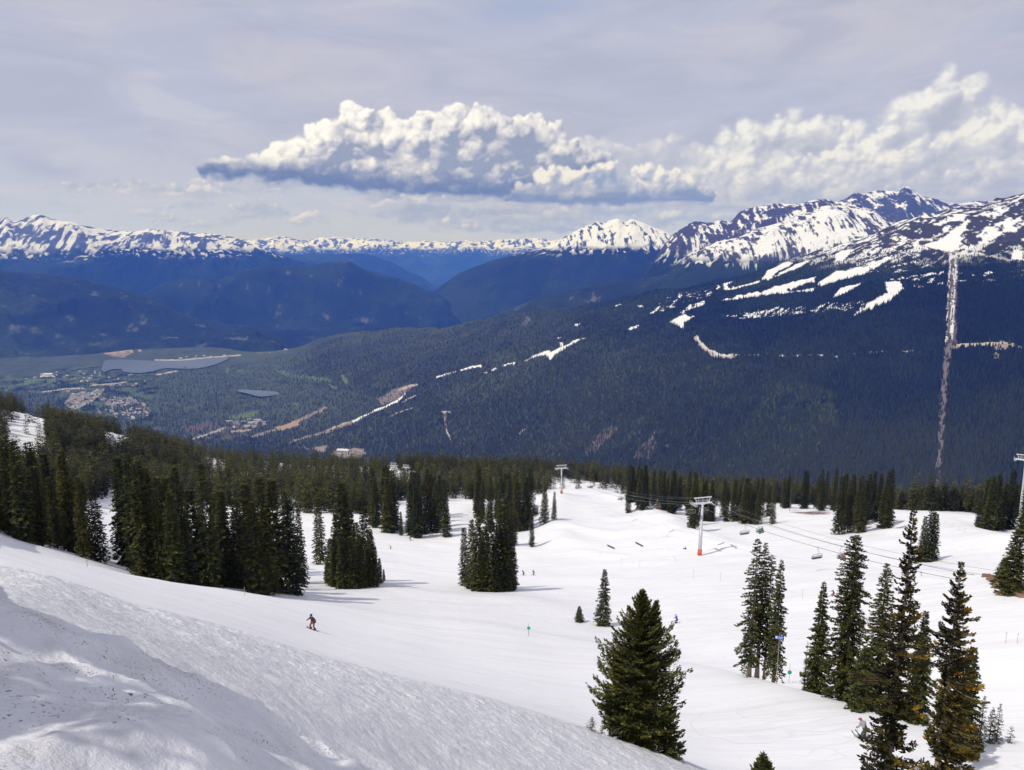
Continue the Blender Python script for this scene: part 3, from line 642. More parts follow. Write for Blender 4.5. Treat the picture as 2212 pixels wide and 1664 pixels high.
# upper alpine zone: snow, rock and sparse trees
alp = smooth(V1.Z+90*nf+40*nm, -130, 10)
rocky = .55*fbm(XX/320+YY/240, YY/150-XX/500, 5, 341, .6)+.35*fbm(XX/60, YY/190, 4, 345)+0.30*fbm(XX/40, YY/40, 3, 347)+0.16*fbm(XX/13, YY/30, 2, 349)
snow = np.maximum(snow, alp*smooth(rocky, .03, .07))
cover = cover*(1-alp[..., None])+np.array([0.05, 0.047, 0.05])*alp[..., None]
forest = forest*(1-0.86*smooth(V1.Z+50*nm, -110, 40))
forest = np.where(V1.Z > 90, 0, forest)
runs_poly = [
 [(700, 645), (735, 590), (850, 540), (885, 548), (780, 605), (745, 645)], [(735, 645), (900, 555), (1000, 520), (940, 560), (800, 622)],
 [(475, 668), (530, 655), (500, 680), (535, 703), (495, 707)], [(460, 765), (560, 738), (700, 712), (830, 670), (1010, 625), (1005, 655), (830, 715), (620, 748)],
 [(1020, 685), (1030, 655), (1130, 600), (1300, 565), (1460, 500), (1440, 525), (1290, 610), (1100, 660)],
 [(1125, 500), (1160, 475), (1235, 470), (1160, 540), (1125, 540)], [(1230, 850), (1290, 790), (1425, 720), (1408, 658), (1490, 652), (1522, 690), (1440, 765), (1300, 822)],
 [(1115, 745), (1150, 690), (1285, 660), (1240, 692), (1160, 730)], [(168, 888), (232, 850), (322, 850), (252, 892), (248, 930), (205, 905)],
 [(1000, 712), (1010, 690), (800, 730), (790, 712)], [(440, 700), (450, 668), (462, 690)],
 [(1740, 470), (1750, 400), (1830, 340), (1900, 290), (1880, 350), (1830, 410), (1860, 440), (1800, 480)], [(2130, 540), (2150, 480), (2212, 480), (2212, 530)],
 [(1640, 450), (1760, 400), (1850, 470), (1740, 480)], [(1440, 465), (1600, 425), (1740, 470), (1640, 452), (1560, 440)],
]
for p in runs_poly: snw(paint_poly(A_(p)))
snw(paint_poly(A_([(580, 858), (800, 800), (860, 822), (650, 866)])) & (nh > -.1), .15)
snw(paint_poly(A_([(470, 850), (560, 840), (1100, 780), (1300, 770), (1280, 810), (900, 840), (600, 870)])) & (streak+nh*.5 > .12), .5)
snw(paint_line(A_([(530, 697), (690, 655)]), 4)); snw(paint_line(A_([(235, 842), (290, 800), (370, 775)]), 7) & (nh > -.2), .2)
snw(paint_poly(A_([(1250, 520), (1450, 470), (1640, 480), (1700, 560), (1500, 600), (1250, 600)])) & (streak > .22), .5)
snw(paint_poly(A_([(1560, 640), (1760, 600), (2212, 560), (2212, 640), (1850, 660), (1560, 690)])) & (nh+streak > .42), .6)
snw(paint_poly(A_([(60, 850), (150, 730), (400, 700), (420, 730), (230, 790)])) & (nh+nm*.5 > .3), .5)
snw(paint_line(A_([(1440, 642), (1600, 625), (1755, 600)]), 2.5), .1)
tan = (0.30, 0.245, 0.19)
cov(paint_line(A_([(318, 970), (345, 1010), (385, 1050), (440, 1080), (540, 1086)]), 9), (0.42, 0.36, 0.31), .05); snw(paint_line(A_([(330, 975), (350, 1010), (400, 1055), (520, 1084)]), 3), 0, .7)
snw(paint_line(A_([(540, 1086), (620, 1075), (780, 1078), (1100, 1080), (1400, 1062), (1760, 1045)]), 3.2) & (nh > .05), .1, .55)
cov(paint_line(A_([(1762, 1048), (1850, 1020), (1950, 1018), (2060, 1012), (2150, 1020)]), 7), (0.5, 0.44, 0.34), .1)
cov(paint_line(A_([(2150, 1020), (2212, 1040)]), 3), (0.4, 0.35, 0.3), .1)
cov(paint_poly(A_([(2030, 1010), (2090, 995), (2130, 1020), (2075, 1070), (2050, 1110), (2030, 1100), (2045, 1040)])) & (nh > -.25), (0.33, 0.26, 0.2), .1)
cov(paint_line(A_([(1430, 440), (1600, 415), (1750, 400)]), 3), (.3, .25, .2), 0); cov(paint_line(A_([(1750, 480), (1900, 492), (2050, 512), (2130, 540)]), 4), (.33, .28, .23), 0)
# the cut straight down the mountainside
cov(paint_poly(A_([(1785, 490), (1832, 490), (1822, 1040), (1760, 1040)])), (0.15, 0.11, 0.10), .12, .8)
for pts, w in (([(1790, 492), (1780, 640), (1770, 830), (1765, 1010)], 3.2), ([(1824, 492), (1815, 640), (1806, 830), (1796, 980)], 3.2), ([(1805, 560), (1797, 760), (1787, 960)], 2.0)):
    snw(paint_line(A_(pts), w) & (nh > -.3), 0, .85)
cov(paint_line(D_([(1778, 130), (1768, 200), (1752, 400), (1742, 520), (1732, 700), (1710, 1010)]), 15), (0.17, 0.14, 0.14), .16)
# runs and clearings lower left on the same flank
for p in ([(1290, 1018), (1410, 965), (1420, 985), (1580, 905), (1642, 893), (1560, 932), (1450, 992), (1412, 1032), (1390, 1005)], [(1562, 815), (1602, 808), (1570, 832)], [(1460, 893), (1480, 893), (1470, 907)], [(1475, 925), (1490, 925), (1492, 950), (1478, 950)]): snw(paint_poly(B_(p)))
for pts, w in (([(715, 1137), (800, 1112), (835, 1105)], 2.6), ([(860, 1100), (920, 1078), (995, 1066)], 3.4), ([(1005, 1115), (1035, 1105)], 2), ([(1058, 1098), (1082, 1082)], 4), ([(1125, 1066), (1200, 1052)], 3), ([(1255, 1042), (1320, 1012)], 2.5), ([(1900, 845), (1960, 820)], 5), ([(2035, 748), (2090, 705)], 4), ([(200, 1412), (330, 1350), (480, 1282), (525, 1240)], 4.2), ([(1815, 700), (1850, 690)], 2), ([(1950, 702), (1990, 700)], 2)):
    snw(paint_line(B_(pts), w), 0)
cov(paint_poly(B_([(350, 1275), (470, 1200), (600, 1178), (520, 1235), (480, 1275), (380, 1310)])), (0.20, 0.165, 0.145), .2)
for pts, w in (([(0, 1492), (100, 1440), (200, 1412)], 4), ([(420, 1385), (500, 1350), (575, 1325)], 2.6), ([(500, 1292), (590, 1250)], 3), ([(480, 1220), (600, 1180)], 3), ([(768, 1352), (765, 1410), (775, 1460), (800, 1520)], 3.4), ([(748, 1352), (800, 1352)], 4), ([(1225, 1490), (1255, 1455)], 3)):
    cov(paint_line(B_(pts), w), (0.42, 0.36, 0.30), .05)
for p in ([(1625, 1600), (1700, 1500), (1790, 1430), (1840, 1450), (1760, 1530), (1690, 1600)], [(1925, 1640), (1960, 1570), (2040, 1500), (2075, 1450), (2050, 1530), (1980, 1640)], [(1950, 1480), (1975, 1460), (1965, 1500)], [(2100, 1600), (2140, 1540), (2150, 1560), (2120, 1610)]):
    cov(paint_poly(B_(p)) & (nh > -.35), (0.13, 0.105, 0.10), .42)
for p in ([(0, 760), (60, 690), (110, 700), (60, 830)], [(410, 820), (440, 720), (455, 730), (430, 850)], [(1005, 760), (1035, 660), (1045, 700), (1020, 770)]): cov(paint_poly(D_(p)) & (nh > -.1), (0.11, 0.095, 0.10), .5)
cov(paint_poly(B_([(1235, 820), (1270, 765), (1300, 780), (1260, 825)])), (0.12, 0.12, 0.13), .6)
for pts, w in (([(1545, 1458), (1700, 1412), (1850, 1350), (2005, 1275)], 6), ([(1775, 1492), (1900, 1452), (2020, 1425), (2212, 1350)], 4.5)):
    cov(paint_line(C_(pts), w) & (nh > -.5), (0.26, 0.21, 0.17), .12)
cov(paint_poly(C_([(1680, 1400), (1740, 1385), (1870, 1340), (1830, 1390), (1740, 1415)])), (.36, .25, .18), .05)
cov(paint_poly(C_([(1850, 1515), (2000, 1560), (2010, 1510), (1960, 1510), (1900, 1540)])), (.27, .22, .18), .1)
cov(paint_poly(C_([(2030, 1560), (2100, 1530), (2230, 1525), (2250, 1560), (2212, 1590), (2100, 1590)])), (.27, .23, .19), .1)
field = (0.11, 0.155, 0.055)
for p in ([(1440, 1345), (1480, 1312), (1590, 1297), (1560, 1335)], [(1390, 1340), (1440, 1322), (1440, 1345)], [(1380, 1060), (1395, 1030), (1415, 1040), (1400, 1070)], [(1445, 1062), (1470, 1042), (1490, 1050)], [(2090, 1080), (2110, 1075), (2150, 1125), (2120, 1130)], [(2010, 1130), (2075, 1155), (2060, 1170)]): cov(paint_poly(C_(p)), field, .1)
cov(paint_line(C_([(1700, 1050), (1800, 1080), (1900, 1095), (2040, 1110)]), 7) & (nh > -.1), field, .25)
cov(paint_line(C_([(1750, 1262), (1820, 1250), (1835, 1270)]), 4), field, .3)
# settlement on the valley floor: grass, roads, roofs, thin trees
TP = C_([(-60, 1140), (60, 1110), (300, 1060), (560, 1020), (700, 1060), (900, 1072), (960, 1130), (930, 1230), (940, 1300), (880, 1390), (700, 1380), (400, 1290), (250, 1190), (0, 1170)])
tcx, tcy = 195.0, 850.0; tn = fbm(XX/300, YY/480, 5, 351, .6)
town = np.zeros(RR.shape, bool)
for k_, th_ in ((1.18, .22), (1.05, .05), (.9, -.12), (.72, -.35)): town |= paint_poly([(tcx+(x-tcx)*k_, tcy+(y-tcy)*k_) for x, y in TP]) & (tn > th_)
cov(town, (0.055, 0.075, 0.045), .45)
cov(town & (nm > .12), (0.085, 0.115, 0.055), .15); cov(town & (nh > .34) & (nm > -.1), (0.16, 0.155, 0.13), .2); cov(town & (nm < -.1), (0.028, 0.04, 0.024), .9)
cov(paint_poly(C_([(395, 1250), (440, 1190), (600, 1175), (640, 1160), (560, 1230), (440, 1295)])) & (nh > -.15), (0.25, 0.23, 0.20), .05)
cov(paint_poly(C_([(640, 1260), (680, 1215), (820, 1212), (860, 1250), (740, 1270)])) & (nh > -.05), (0.27, 0.24, 0.22), .1)
cov(paint_line(C_([(420, 1305), (520, 1255), (580, 1225), (640, 1165)]), 3), (0.36, 0.34, 0.31), 0); cov(paint_line(C_([(250, 1182), (420, 1160), (520, 1160)]), 2.4), (0.36, 0.33, 0.3), 0)
cov(paint_line(C_([(560, 1140), (700, 1130), (780, 1118)]), 3), (.38, .33, .28), 0); cov(paint_line(C_([(960, 1075), (1090, 1052)]), 3), (.4, .33, .27), 0)
cov(paint_poly(C_([(240, 1085), (270, 1065), (340, 1080), (335, 1090)])), (.45, .42, .40), 0)
cov(paint_poly(C_([(110, 1140), (180, 1100), (260, 1100), (200, 1130)])), field, .1); cov(paint_poly(C_([(280, 1110), (340, 1095), (350, 1120), (300, 1130)])), field, .1); cov(paint_poly(C_([(510, 1120), (540, 1085), (560, 1110)])), field, .1)
for pts, w in (([(690, 1260), (690, 1300), (720, 1340)], 3), ([(780, 1290), (785, 1340)], 3), ([(880, 1340), (890, 1260), (930, 1300)], 2.4), ([(600, 1280), (625, 1340)], 3)): cov(paint_line(C_(pts), w), (.28, .24, .21), .1)
cov(paint_poly(C_([(1160, 1440), (1250, 1420), (1350, 1380), (1560, 1340), (1640, 1390), (1480, 1460), (1300, 1480)])) & (nm+nh > -.1), (.10, .10, .065), .3)
cov(paint_poly(C_([(1100, 1400), (1300, 1360), (1340, 1380), (1200, 1430)])) & (nh > -.3), (.13, .10, .085), .4)
cov(paint_line(C_([(1180, 1470), (1280, 1440), (1330, 1420), (1390, 1400)]), 4), (.36, .33, .30), .0); cov(paint_line(C_([(1420, 1425), (1540, 1415)]), 4), (.36, .29, .24), .0)
cov(paint_line(C_([(950, 985), (1120, 985), (1250, 972), (1480, 955)]), 3), (.42, .36, .31), 0)
cov(paint_poly(C_([(568, 885), (640, 880), (720, 905), (880, 925), (800, 945), (760, 970), (620, 945), (580, 925)])) & (streak > -.15), (.36, .28, .24), .1)
cov(paint_poly(C_([(425, 945), (450, 925), (520, 930), (500, 950)])), (.36, .3, .27), .1)
cov(paint_poly(C_([(1500, 930), (1530, 880), (1680, 860), (1900, 840), (1880, 870), (1740, 930), (1600, 945)])) & (nh > .15), (.3, .27, .25), .2)
lake1 = C_([(620, 1040), (635, 1010), (640, 985), (720, 978), (950, 990), (1120, 989), (1250, 976), (1422, 962), (1380, 990), (1300, 1020), (1200, 1040), (1090, 1036), (1000, 1034), (960, 1050), (860, 1068), (740, 1055), (760, 1040), (680, 1040), (640, 1062)])
lake2 = C_([(1448, 1170), (1500, 1165), (1560, 1170), (1620, 1172), (1690, 1178), (1742, 1188), (1710, 1197), (1660, 1204), (1610, 1210), (1570, 1205), (1520, 1190), (1480, 1182)])
for L in (lake1, lake2): cov(paint_poly(L), (.03, .04, .05), 0)
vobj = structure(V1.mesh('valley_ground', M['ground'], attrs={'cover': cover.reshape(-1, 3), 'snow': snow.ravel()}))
def rounded(P, n=2):
    P = np.array(P)
    for _ in range(n): Q = np.roll(P, -1, 0); P = np.stack([P*.75+Q*.25, P*.25+Q*.75], 1).reshape(-1, 2)
    return P
def water(name, pts, lift):
    P = rounded(pts); x, y, z, ok = V1.hit(P[:, 0], P[:, 1]); zz = np.median(z)+lift
    a, sl = ray(P[:, 0], P[:, 1]); r = zz/sl
    co = [(math.sin(q)*d, math.cos(q)*d, zz) for q, d in zip(a, r)]
    me = bpy.data.meshes.new(name); me.from_pydata(co, [], [list(range(len(co)))]); me.materials.append(M['water'])
    o = bpy.data.objects.new(name, me); C.objects.link(o); return structure(o)
water('lake', lake1, 9); water('pond', lake2, 14)

# distant ranges -------------------------------------------------------------
def hill_sheet(name, az_lo, az_hi, ncol, lines, rows, amp, wl, snow_z=None, snow_amp=150, seed=1, rock=(.055, .055, .062), forest_col=None, crest_k=1, patches=0.0, slopey=0.0, rock_cut=-0.12, fine=0.35, keep=.35):
    az = np.linspace(R_(az_lo), R_(az_hi), ncol)
    K = len(lines)
    def relief(s):
        e = keep+(1-keep)*np.clip(np.abs(s.T-crest_k)*2.2, 0, 1); front = smooth(s.T, 0, .3)
        n = ridged(s.X/wl+seed, s.Y/wl, 6, seed*7, .58)-.45
        n2 = fbm(s.X/wl*3.1, s.Y/wl*3.1, 4, seed*7+3)
        return front*e*amp*(n*1.2+fine*n2)
    S = Sheet(lines, az, rows, relief)
    f1 = fbm(S.X/1500, S.Y/1500, 4, seed*5+1); f2 = fbm(S.X/300, S.Y/300, 4, seed*5+2); px = float(np.mean(S.R))/PF; f3 = .80*fbm(S.X/(px*8)+1.2*f1, S.Y/(px*40), 4, seed*5+7, .62)+.62*fbm(S.X/(px*34), S.Y/(px*80), 5, seed*5+9, .66)+.25*fbm(S.X/(px*9), S.Y/(px*9), 3, seed*5+13)
    g0 = .62*np.array(forest_col or (0.020, 0.032, 0.020)); g1 = g0*np.array([2.0, 1.9, 1.6])
    w = smooth(f1+f2*.6, -.3, .4)[..., None]; cov_ = g0*(1-w)+g1*w
    if patches:
        pk = smooth(f2*.8+f3*.5, .38-patches, .55-patches)[..., None]; cov_ = cov_*(1-pk)+np.array([.10, .10, .085])*pk
    sn = np.zeros(S.R.shape)
    if snow_z is not None:
        lvl = S.Z-snow_z+snow_amp*(f1*.8+f2*.7)
        alpine = smooth(lvl, -snow_amp*.5, snow_amp*.6)
        gz = np.gradient(S.Z, axis=0)/np.maximum(np.gradient(S.R, axis=0), 1)
        gx = np.gradient(S.Z, axis=1)/np.maximum(S.R*np.gradient(az)[None, :], 1)
        steep = np.hypot(gz, gx)
        rk = f3+.55*f2-slopey*(steep-.55)
        sn = alpine*smooth(rk, rock_cut-.10, rock_cut+.10)
        mid = smooth(lvl, -snow_amp*1.5, -snow_amp*.3)*(1-alpine)*(fbm(S.X/110, S.Y/110, 3, seed+90)+.5*f3 > .25)
        sn = np.maximum(sn, mid*.9)
        a3 = alpine[..., None]; cov_ = cov_*(1-a3)+np.array(rock)*a3
    o = structure(S.mesh(name, M['hills'], attrs={'cover': cov_.reshape(-1, 3), 'snow': sn.ravel()}))
    return S
def span(us, r, z): # constant-height line
    return [(u, 700, r) if z is None else ('az', float(ray(u, 600)[0]), r, z) for u in us]
B0 = -2300.0
B1 = FL-90
hill_sheet('hills', -42, -12, 520, [span((-300, 800), 9600, B1), [(-300, 700, 10600), (0, 705, 10600), (200, 715, 10500), (400, 725, 10400), (500, 722, 10300), (640, 752, 10200), (760, 790, 10200)],
  [(-300, 560, 12000), (-100, 572, 12000), (0, 583, 12000), (60, 588, 12000), (130, 598, 12000), (200, 613, 12000), (330, 648, 11900), (430, 688, 11800), (560, 716, 11600), (640, 748, 11500), (760, 800, 11000)], [(-300, 600, 13500), (200, 650, 13500), (760, 800, 13000)]],
  [50, 90, 110, 20], 150, 1500, None, seed=2, crest_k=2, patches=.10, forest_col=(.028, .042, .022))
hill_sheet('hills', -30, 0, 560, [span((200, 1150), 9300, B1), [(200, 740, 13300), (400, 720, 13200), (600, 712, 13100), (800, 708, 13000), (1000, 735, 12900), (1150, 780, 12800)],
  [(200, 680, 14500), (300, 640, 14500), (360, 612, 14500), (470, 600, 14500), (530, 580, 14500), (575, 572, 14500), (640, 577, 14500), (700, 569, 14500), (740, 567, 14500), (800, 590, 14500), (860, 604, 14500), (900, 618, 14500), (960, 646, 14400), (1030, 686, 14200), (1150, 770, 14000)], [(200, 720, 16500), (740, 620, 16500), (1150, 790, 16000)]],
  [40, 90, 130, 20], 170, 1900, -85, 110, seed=3, crest_k=2, patches=.03, rock=(.035, .045, .04), rock_cut=.18)
hill_sheet('hills', -9, 16, 620, [span((850, 1800), 12500, B0), [(850, 760, 13300), (1000, 740, 13300), (1060, 700, 13300), (1200, 660, 13300), (1400, 620, 13300), (1800, 600, 13300)],
  [(850, 720, 15200), (900, 660, 15200), (940, 628, 15200), (1000, 587, 15200), (1050, 568, 15200), (1100, 553, 15200), (1150, 542, 15200), (1190, 530, 15200), (1220, 512, 15200), (1250, 496, 15200), (1275, 485, 15200), (1292, 479, 15200), (1303, 482, 15200), (1318, 477, 15200), (1335, 473, 15200), (1345, 478, 15200), (1354, 479, 15200), (1362, 473, 15200), (1385, 479, 15200), (1410, 490, 15200), (1440, 501, 15200), (1470, 518, 15200), (1560, 525, 15200), (1800, 530, 15200)], [(850, 760, 17000), (1330, 540, 17500), (1800, 560, 17000)]],
  [40, 110, 200, 20], 150, 1900, -20, 110, seed=4, crest_k=2, rock=(.06, .065, .08), rock_cut=-.27, slopey=.3, keep=.10)
hill_sheet('hills', -4, 28, 560, [span((1000, 2300), 8300, B0), [(1000, 730, 8900), (1150, 700, 8900), (1400, 660, 8900), (1600, 620, 8900), (2300, 600, 8900)],
  [(1000, 720, 9800), (1060, 690, 9800), (1150, 650, 9800), (1230, 628, 9800), (1300, 610, 9800), (1400, 598, 9800), (1500, 592, 9800), (1600, 566, 9800), (1720, 546, 9800), (1800, 536, 9800), (2300, 520, 9800)], [(1000, 760, 11000), (1500, 640, 11000), (2300, 600, 11000)]],
  [30, 90, 120, 16], 150, 1500, None, seed=5, crest_k=2, patches=.06, forest_col=(.024, .036, .02))
hill_sheet('mountain_range', -42, -14, 760, [span((-300, 900), 15500, B0), [(-300, 640, 16800), (0, 640, 16800), (400, 650, 16800), (700, 680, 16800), (900, 720, 16800)], [(-300, 556, 18000), (0, 556, 18000), (300, 560, 18000), (480, 575, 18000), (640, 612, 18000), (900, 690, 18000)],
  [(-300, 470, 19500), (-60, 478, 19500), (0, 472, 19500), (10, 465, 19500), (30, 475, 19500), (60, 470, 19500), (85, 464, 19500), (110, 474, 19500), (150, 482, 19500), (200, 490, 19500), (260, 497, 19500), (300, 500, 19500), (340, 496, 19500), (400, 501, 19500), (440, 503, 19500), (470, 506, 19500), (530, 523, 19500), (570, 540, 19500), (640, 565, 19500), (700, 590, 19500), (900, 680, 19500)], [(-300, 520, 21500), (300, 540, 21500), (900, 720, 21000)]],
  [30, 80, 130, 150, 16], 260, 2300, -30, 170, seed=6, crest_k=3, rock=(.09, .10, .12), rock_cut=-.03, slopey=.10, keep=.2)
hill_sheet('hills', -21, 1, 420, [span((480, 1100), 22000, B0), [(480, 610, 24000), (600, 600, 24000), (800, 610, 24000), (900, 640, 24000), (960, 670, 24000), (1100, 690, 24000)],
  [(480, 570, 26000), (560, 560, 26000), (620, 552, 26000), (700, 549, 26000), (780, 548, 26000), (830, 562, 26000), (880, 585, 26000), (930, 612, 26000), (960, 634, 26000), (1100, 680, 26000)], [(480, 620, 29000), (1100, 700, 29000)]],
  [20, 60, 70, 10], 200, 2600, -20, 120, seed=7, crest_k=2, rock_cut=.2)
hill_sheet('mountain_range', -24, 12, 760, [span((400, 1500), 29000, B0), [(400, 600, 34000), (800, 590, 34000), (1500, 590, 34000)], [(400, 545, 36500), (900, 545, 36500), (1500, 545, 36500)],
  [(400, 522, 39000), (480, 520, 39000), (560, 515, 39000), (620, 513, 39000), (660, 519, 39000), (730, 513, 39000), (760, 516, 39000), (800, 517, 39000), (850, 522, 39000), (905, 520, 39000), (950, 524, 39000), (1010, 520, 39000), (1060, 522, 39000), (1120, 518, 39000), (1160, 516, 39000), (1200, 521, 39000), (1500, 522, 39000)], [(400, 545, 42000), (1500, 545, 42000)]],
  [12, 50, 60, 60, 8], 330, 3200, -60, 220, seed=8, crest_k=3, rock=(.08, .09, .12), rock_cut=-.10)
hill_sheet('mountain', 13, 34, 620, [span((1600, 2500), 10600, -300), [(1600, 520, 11600), (1800, 505, 11600), (2100, 500, 11600), (2500, 480, 11600)],
  [(1600, 500, 13000), (1740, 450, 13000), (1790, 441, 13000), (1825, 432, 13000), (1850, 419, 13000), (1862, 422, 13000), (1880, 416, 13000), (1905, 412, 13000), (1925, 411, 13000), (1938, 414, 13000), (1952, 405, 13000), (1960, 402, 13000), (1972, 410, 13000), (1990, 420, 13000), (2020, 430, 13000), (2048, 438, 13000), (2075, 440, 13000), (2110, 435, 13000), (2160, 432, 13000), (2250, 440, 13000), (2500, 450, 13000)], [(1600, 540, 14500), (2500, 500, 14500)]],
  [20, 110, 150, 12], 150, 1000, -100, 120, seed=9, crest_k=2, rock=(.06, .065, .08), rock_cut=.10, slopey=.35, keep=.08)
hill_sheet('mountain', 5, 30, 660, [span((1300, 2250), 9700, -1200), [(1300, 720, 10100), (1380, 640, 10100), (1500, 570, 10100), (1700, 540, 10100), (2250, 520, 10100)],
  [(1300, 690, 11000), (1380, 610, 11000), (1415, 560, 11000), (1450, 512, 11000), (1480, 492, 11000), (1505, 479, 11000), (1530, 482, 11000), (1555, 475, 11000), (1575, 478, 11000), (1600, 456, 11000), (1640, 444, 11000), (1680, 438, 11000), (1720, 441, 11000), (1760, 432, 11000), (1785, 431, 11000), (1810, 440, 11000), (1850, 444, 11000), (1900, 468, 11000), (1960, 490, 11000), (2250, 540, 11000)], [(1300, 740, 12000), (1480, 560, 12000), (2250, 560, 12000)]],
  [20, 110, 150, 12], 120, 900, -90, 120, seed=10, crest_k=2, rock=(.06, .055, .062), rock_cut=.13, slopey=.2, keep=.15)
hill_sheet('mountain', 7.5, 31, 640, [span((1370, 2300), 8100, -1100), [(1370, 700, 8500), (1430, 625, 8500), (1560, 570, 8500), (1700, 548, 8500), (1820, 535, 8500), (2300, 500, 8500)],
  [(1370, 680, 9300), (1430, 605, 9300), (1480, 556, 9300), (1560, 523, 9300), (1610, 508, 9300), (1660, 487, 9300), (1700, 472, 9300), (1740, 458, 9300), (1780, 449, 9300), (1820, 447, 9300), (1860, 453, 9300), (1900, 470, 9300), (1950, 488, 9300), (2300, 530, 9300)], [(1370, 720, 10000), (1480, 600, 10000), (2300, 560, 10000)]],
  [20, 130, 160, 12], 85, 700, -110, 90, seed=11, crest_k=2, rock=(.07, .065, .07), rock_cut=-.10, slopey=.2)

# ------------------------------------------------------------------ trees
class Crown:
    """many small needle sprays hung on whorls of branches"""
    def __init__(s, seed): s.r = np.random.RandomState(seed); s.co = []; s.tint = []; s.trunk = []; s.tf = []
    def whorls(s, h, prof, nw, nb, n_spray, spray, fat=.36, bare=.04, droop=.35, up=.5, low=-.35, base=(0, 0), z0=0.0, twist=None, tint0=0.5, sticks=False, lean=(0, 0), gap=0.0, upturn=.15, bvar=.18, gside=0.0):
        r = s.r; M_ = nw*nb
        q = np.repeat(np.linspace(0, 1, nw)**.92, nb)+r.uniform(-.5, .5, M_)/nw
        q = np.clip(bare+(1-bare)*q, bare, .995)
        phi = np.tile(np.arange(nb)*2*np.pi/nb, nw)+np.repeat(r.uniform(0, 6.28, nw), nb)+r.uniform(-.4, .4, M_)
        L = prof(q)*r.uniform(.62, 1.12, M_)
        if twist is not None: L = L*twist(q, phi)
        keep = r.rand(M_) > gap; q, phi, L = q[keep], phi[keep], L[keep]; M_ = len(q)
        e = low+(up-low)*q**1.6+r.uniform(-.12, .12, M_)
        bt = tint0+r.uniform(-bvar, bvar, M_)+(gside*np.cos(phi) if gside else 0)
        w = L*(.35+q*0.3)+.02; idx = r.choice(M_, n_spray, p=w/w.sum())
        t = 1-r.rand(n_spray)**1.35*.92
        Li = L[idx]; ph = phi[idx]; ee = e[idx]; hh = np.stack([np.cos(ph), np.sin(ph)], 1)
        rad = Li*t*np.cos(ee); zz = q[idx]*h+Li*t*np.sin(ee)-droop*Li*t*t+upturn*Li*t**4
        perp = np.stack([-hh[:, 1], hh[:, 0]], 1)
        side = r.choice([-1, 1], n_spray)*r.uniform(.0, 1.15, n_spray)
        latw = Li*.22*(1-t*.6)*r.uniform(-1, 1, n_spray)
        px = base[0]+lean[0]*q[idx]+hh[:, 0]*rad+perp[:, 0]*latw; py = base[1]+lean[1]*q[idx]+hh[:, 1]*rad+perp[:, 1]*latw; pz = z0+zz+r.uniform(-.04, .04, n_spray)*spray*3
        dx = hh[:, 0]*np.cos(side)+perp[:, 0]*np.sin(side); dy = hh[:, 1]*np.cos(side)+perp[:, 1]*np.sin(side)
        dz = np.sin(ee)*.6-droop*t*.9+upturn*2.2*t**3+r.uniform(-.25, .3, n_spray)
        d = np.stack([dx, dy, dz], 1); d /= np.linalg.norm(d, axis=1)[:, None]
        l = spray*r.uniform(.6, 1.35, n_spray)*(1-.15*t)*(.55+.45*(1-q[idx]))
        P0 = np.stack([px, py, pz], 1); P2 = P0+d*l[:, None]
        rnd = r.normal(size=(n_spray, 3)); rnd[:, 2] *= .45; rnd[:, 2] += .0
        nn = np.cross(d, np.array([0, 0, 1.0])+rnd*.55); nn /= np.linalg.norm(nn, axis=1)[:, None]+1e-9
        hw = (l*fat*.5)[:, None]; mid = P0+d*(l*.55)[:, None]; mid[:, 2] -= l*.06
        s.co.append(np.stack([P0, mid+nn*hw, P2, mid-nn*hw], 1))
        s.tint.append(np.clip(bt[idx]+r.uniform(-.22, .22, n_spray)+.16*(t-.6), 0, 1))
        if sticks:
            for k in range(M_):
                a, b = np.array([base[0]+lean[0]*q[k], base[1]+lean[1]*q[k], z0+q[k]*h]), None
                c_, s_ = math.cos(phi[k]), math.sin(phi[k]); pts = []
                for tt in (0, .5, .92):
                    pts.append((a[0]+c_*L[k]*tt*math.cos(e[k]), a[1]+s_*L[k]*tt*math.cos(e[k]), a[2]+L[k]*tt*math.sin(e[k])-droop*L[k]*tt*tt+upturn*L[k]*tt**4))
                s.tube(pts, [.012+.010*L[k], .009+.006*L[k], .004], 3)
        return s
    def tube(s, pts, rads, n=7):
        b = sum(len(x) for x in s.trunk); V = []
        for k, (p, r) in enumerate(zip(pts, rads)):
            d = np.array(pts[min(k+1, len(pts)-1)])-np.array(pts[max(k-1, 0)]); d = d/(np.linalg.norm(d)+1e-9)
            u = np.cross(d, (0.3, 1, 0.1)); u /= np.linalg.norm(u); w = np.cross(d, u)
            for j in range(n): a = 2*np.pi*j/n; V.append(np.array(p)+r*(math.cos(a)*u+math.sin(a)*w))
        s.trunk.append(np.array(V)); K = len(pts)
        for k in range(K-1):
            for j in range(n): s.tf.append((b+k*n+j, b+k*n+(j+1) % n, b+(k+1)*n+(j+1) % n, b+(k+1)*n+j))
    def stem(s, h, r0, base=(0, 0), lean=(0, 0), z0=-.6, n=7, wob=.02):
        P = []; Rr = []
        for k in range(9):
            t = k/8; P.append((base[0]+lean[0]*t+s.r.uniform(-wob, wob)*t, base[1]+lean[1]*t+s.r.uniform(-wob, wob)*t, z0+(h-z0)*t)); Rr.append(max(.07*r0, r0*(1.25-.35*min(1, t*8)-.86*t)))
        s.tube(P, Rr, n)
        return s
    def meshes(s, nm, mat, bark):
        co = np.concatenate(s.co).reshape(-1, 3); n = len(co)//4
        c = raw_mesh('crown', co, np.arange(n*4).reshape(-1, 4), mat, {'tint': np.repeat(np.concatenate(s.tint), 4)})
        t = raw_mesh('trunk', np.concatenate(s.trunk), np.array(s.tf), bark, smooth_shade=True)
        C.objects.unlink(c); C.objects.unlink(t)
        return c.data, t.data
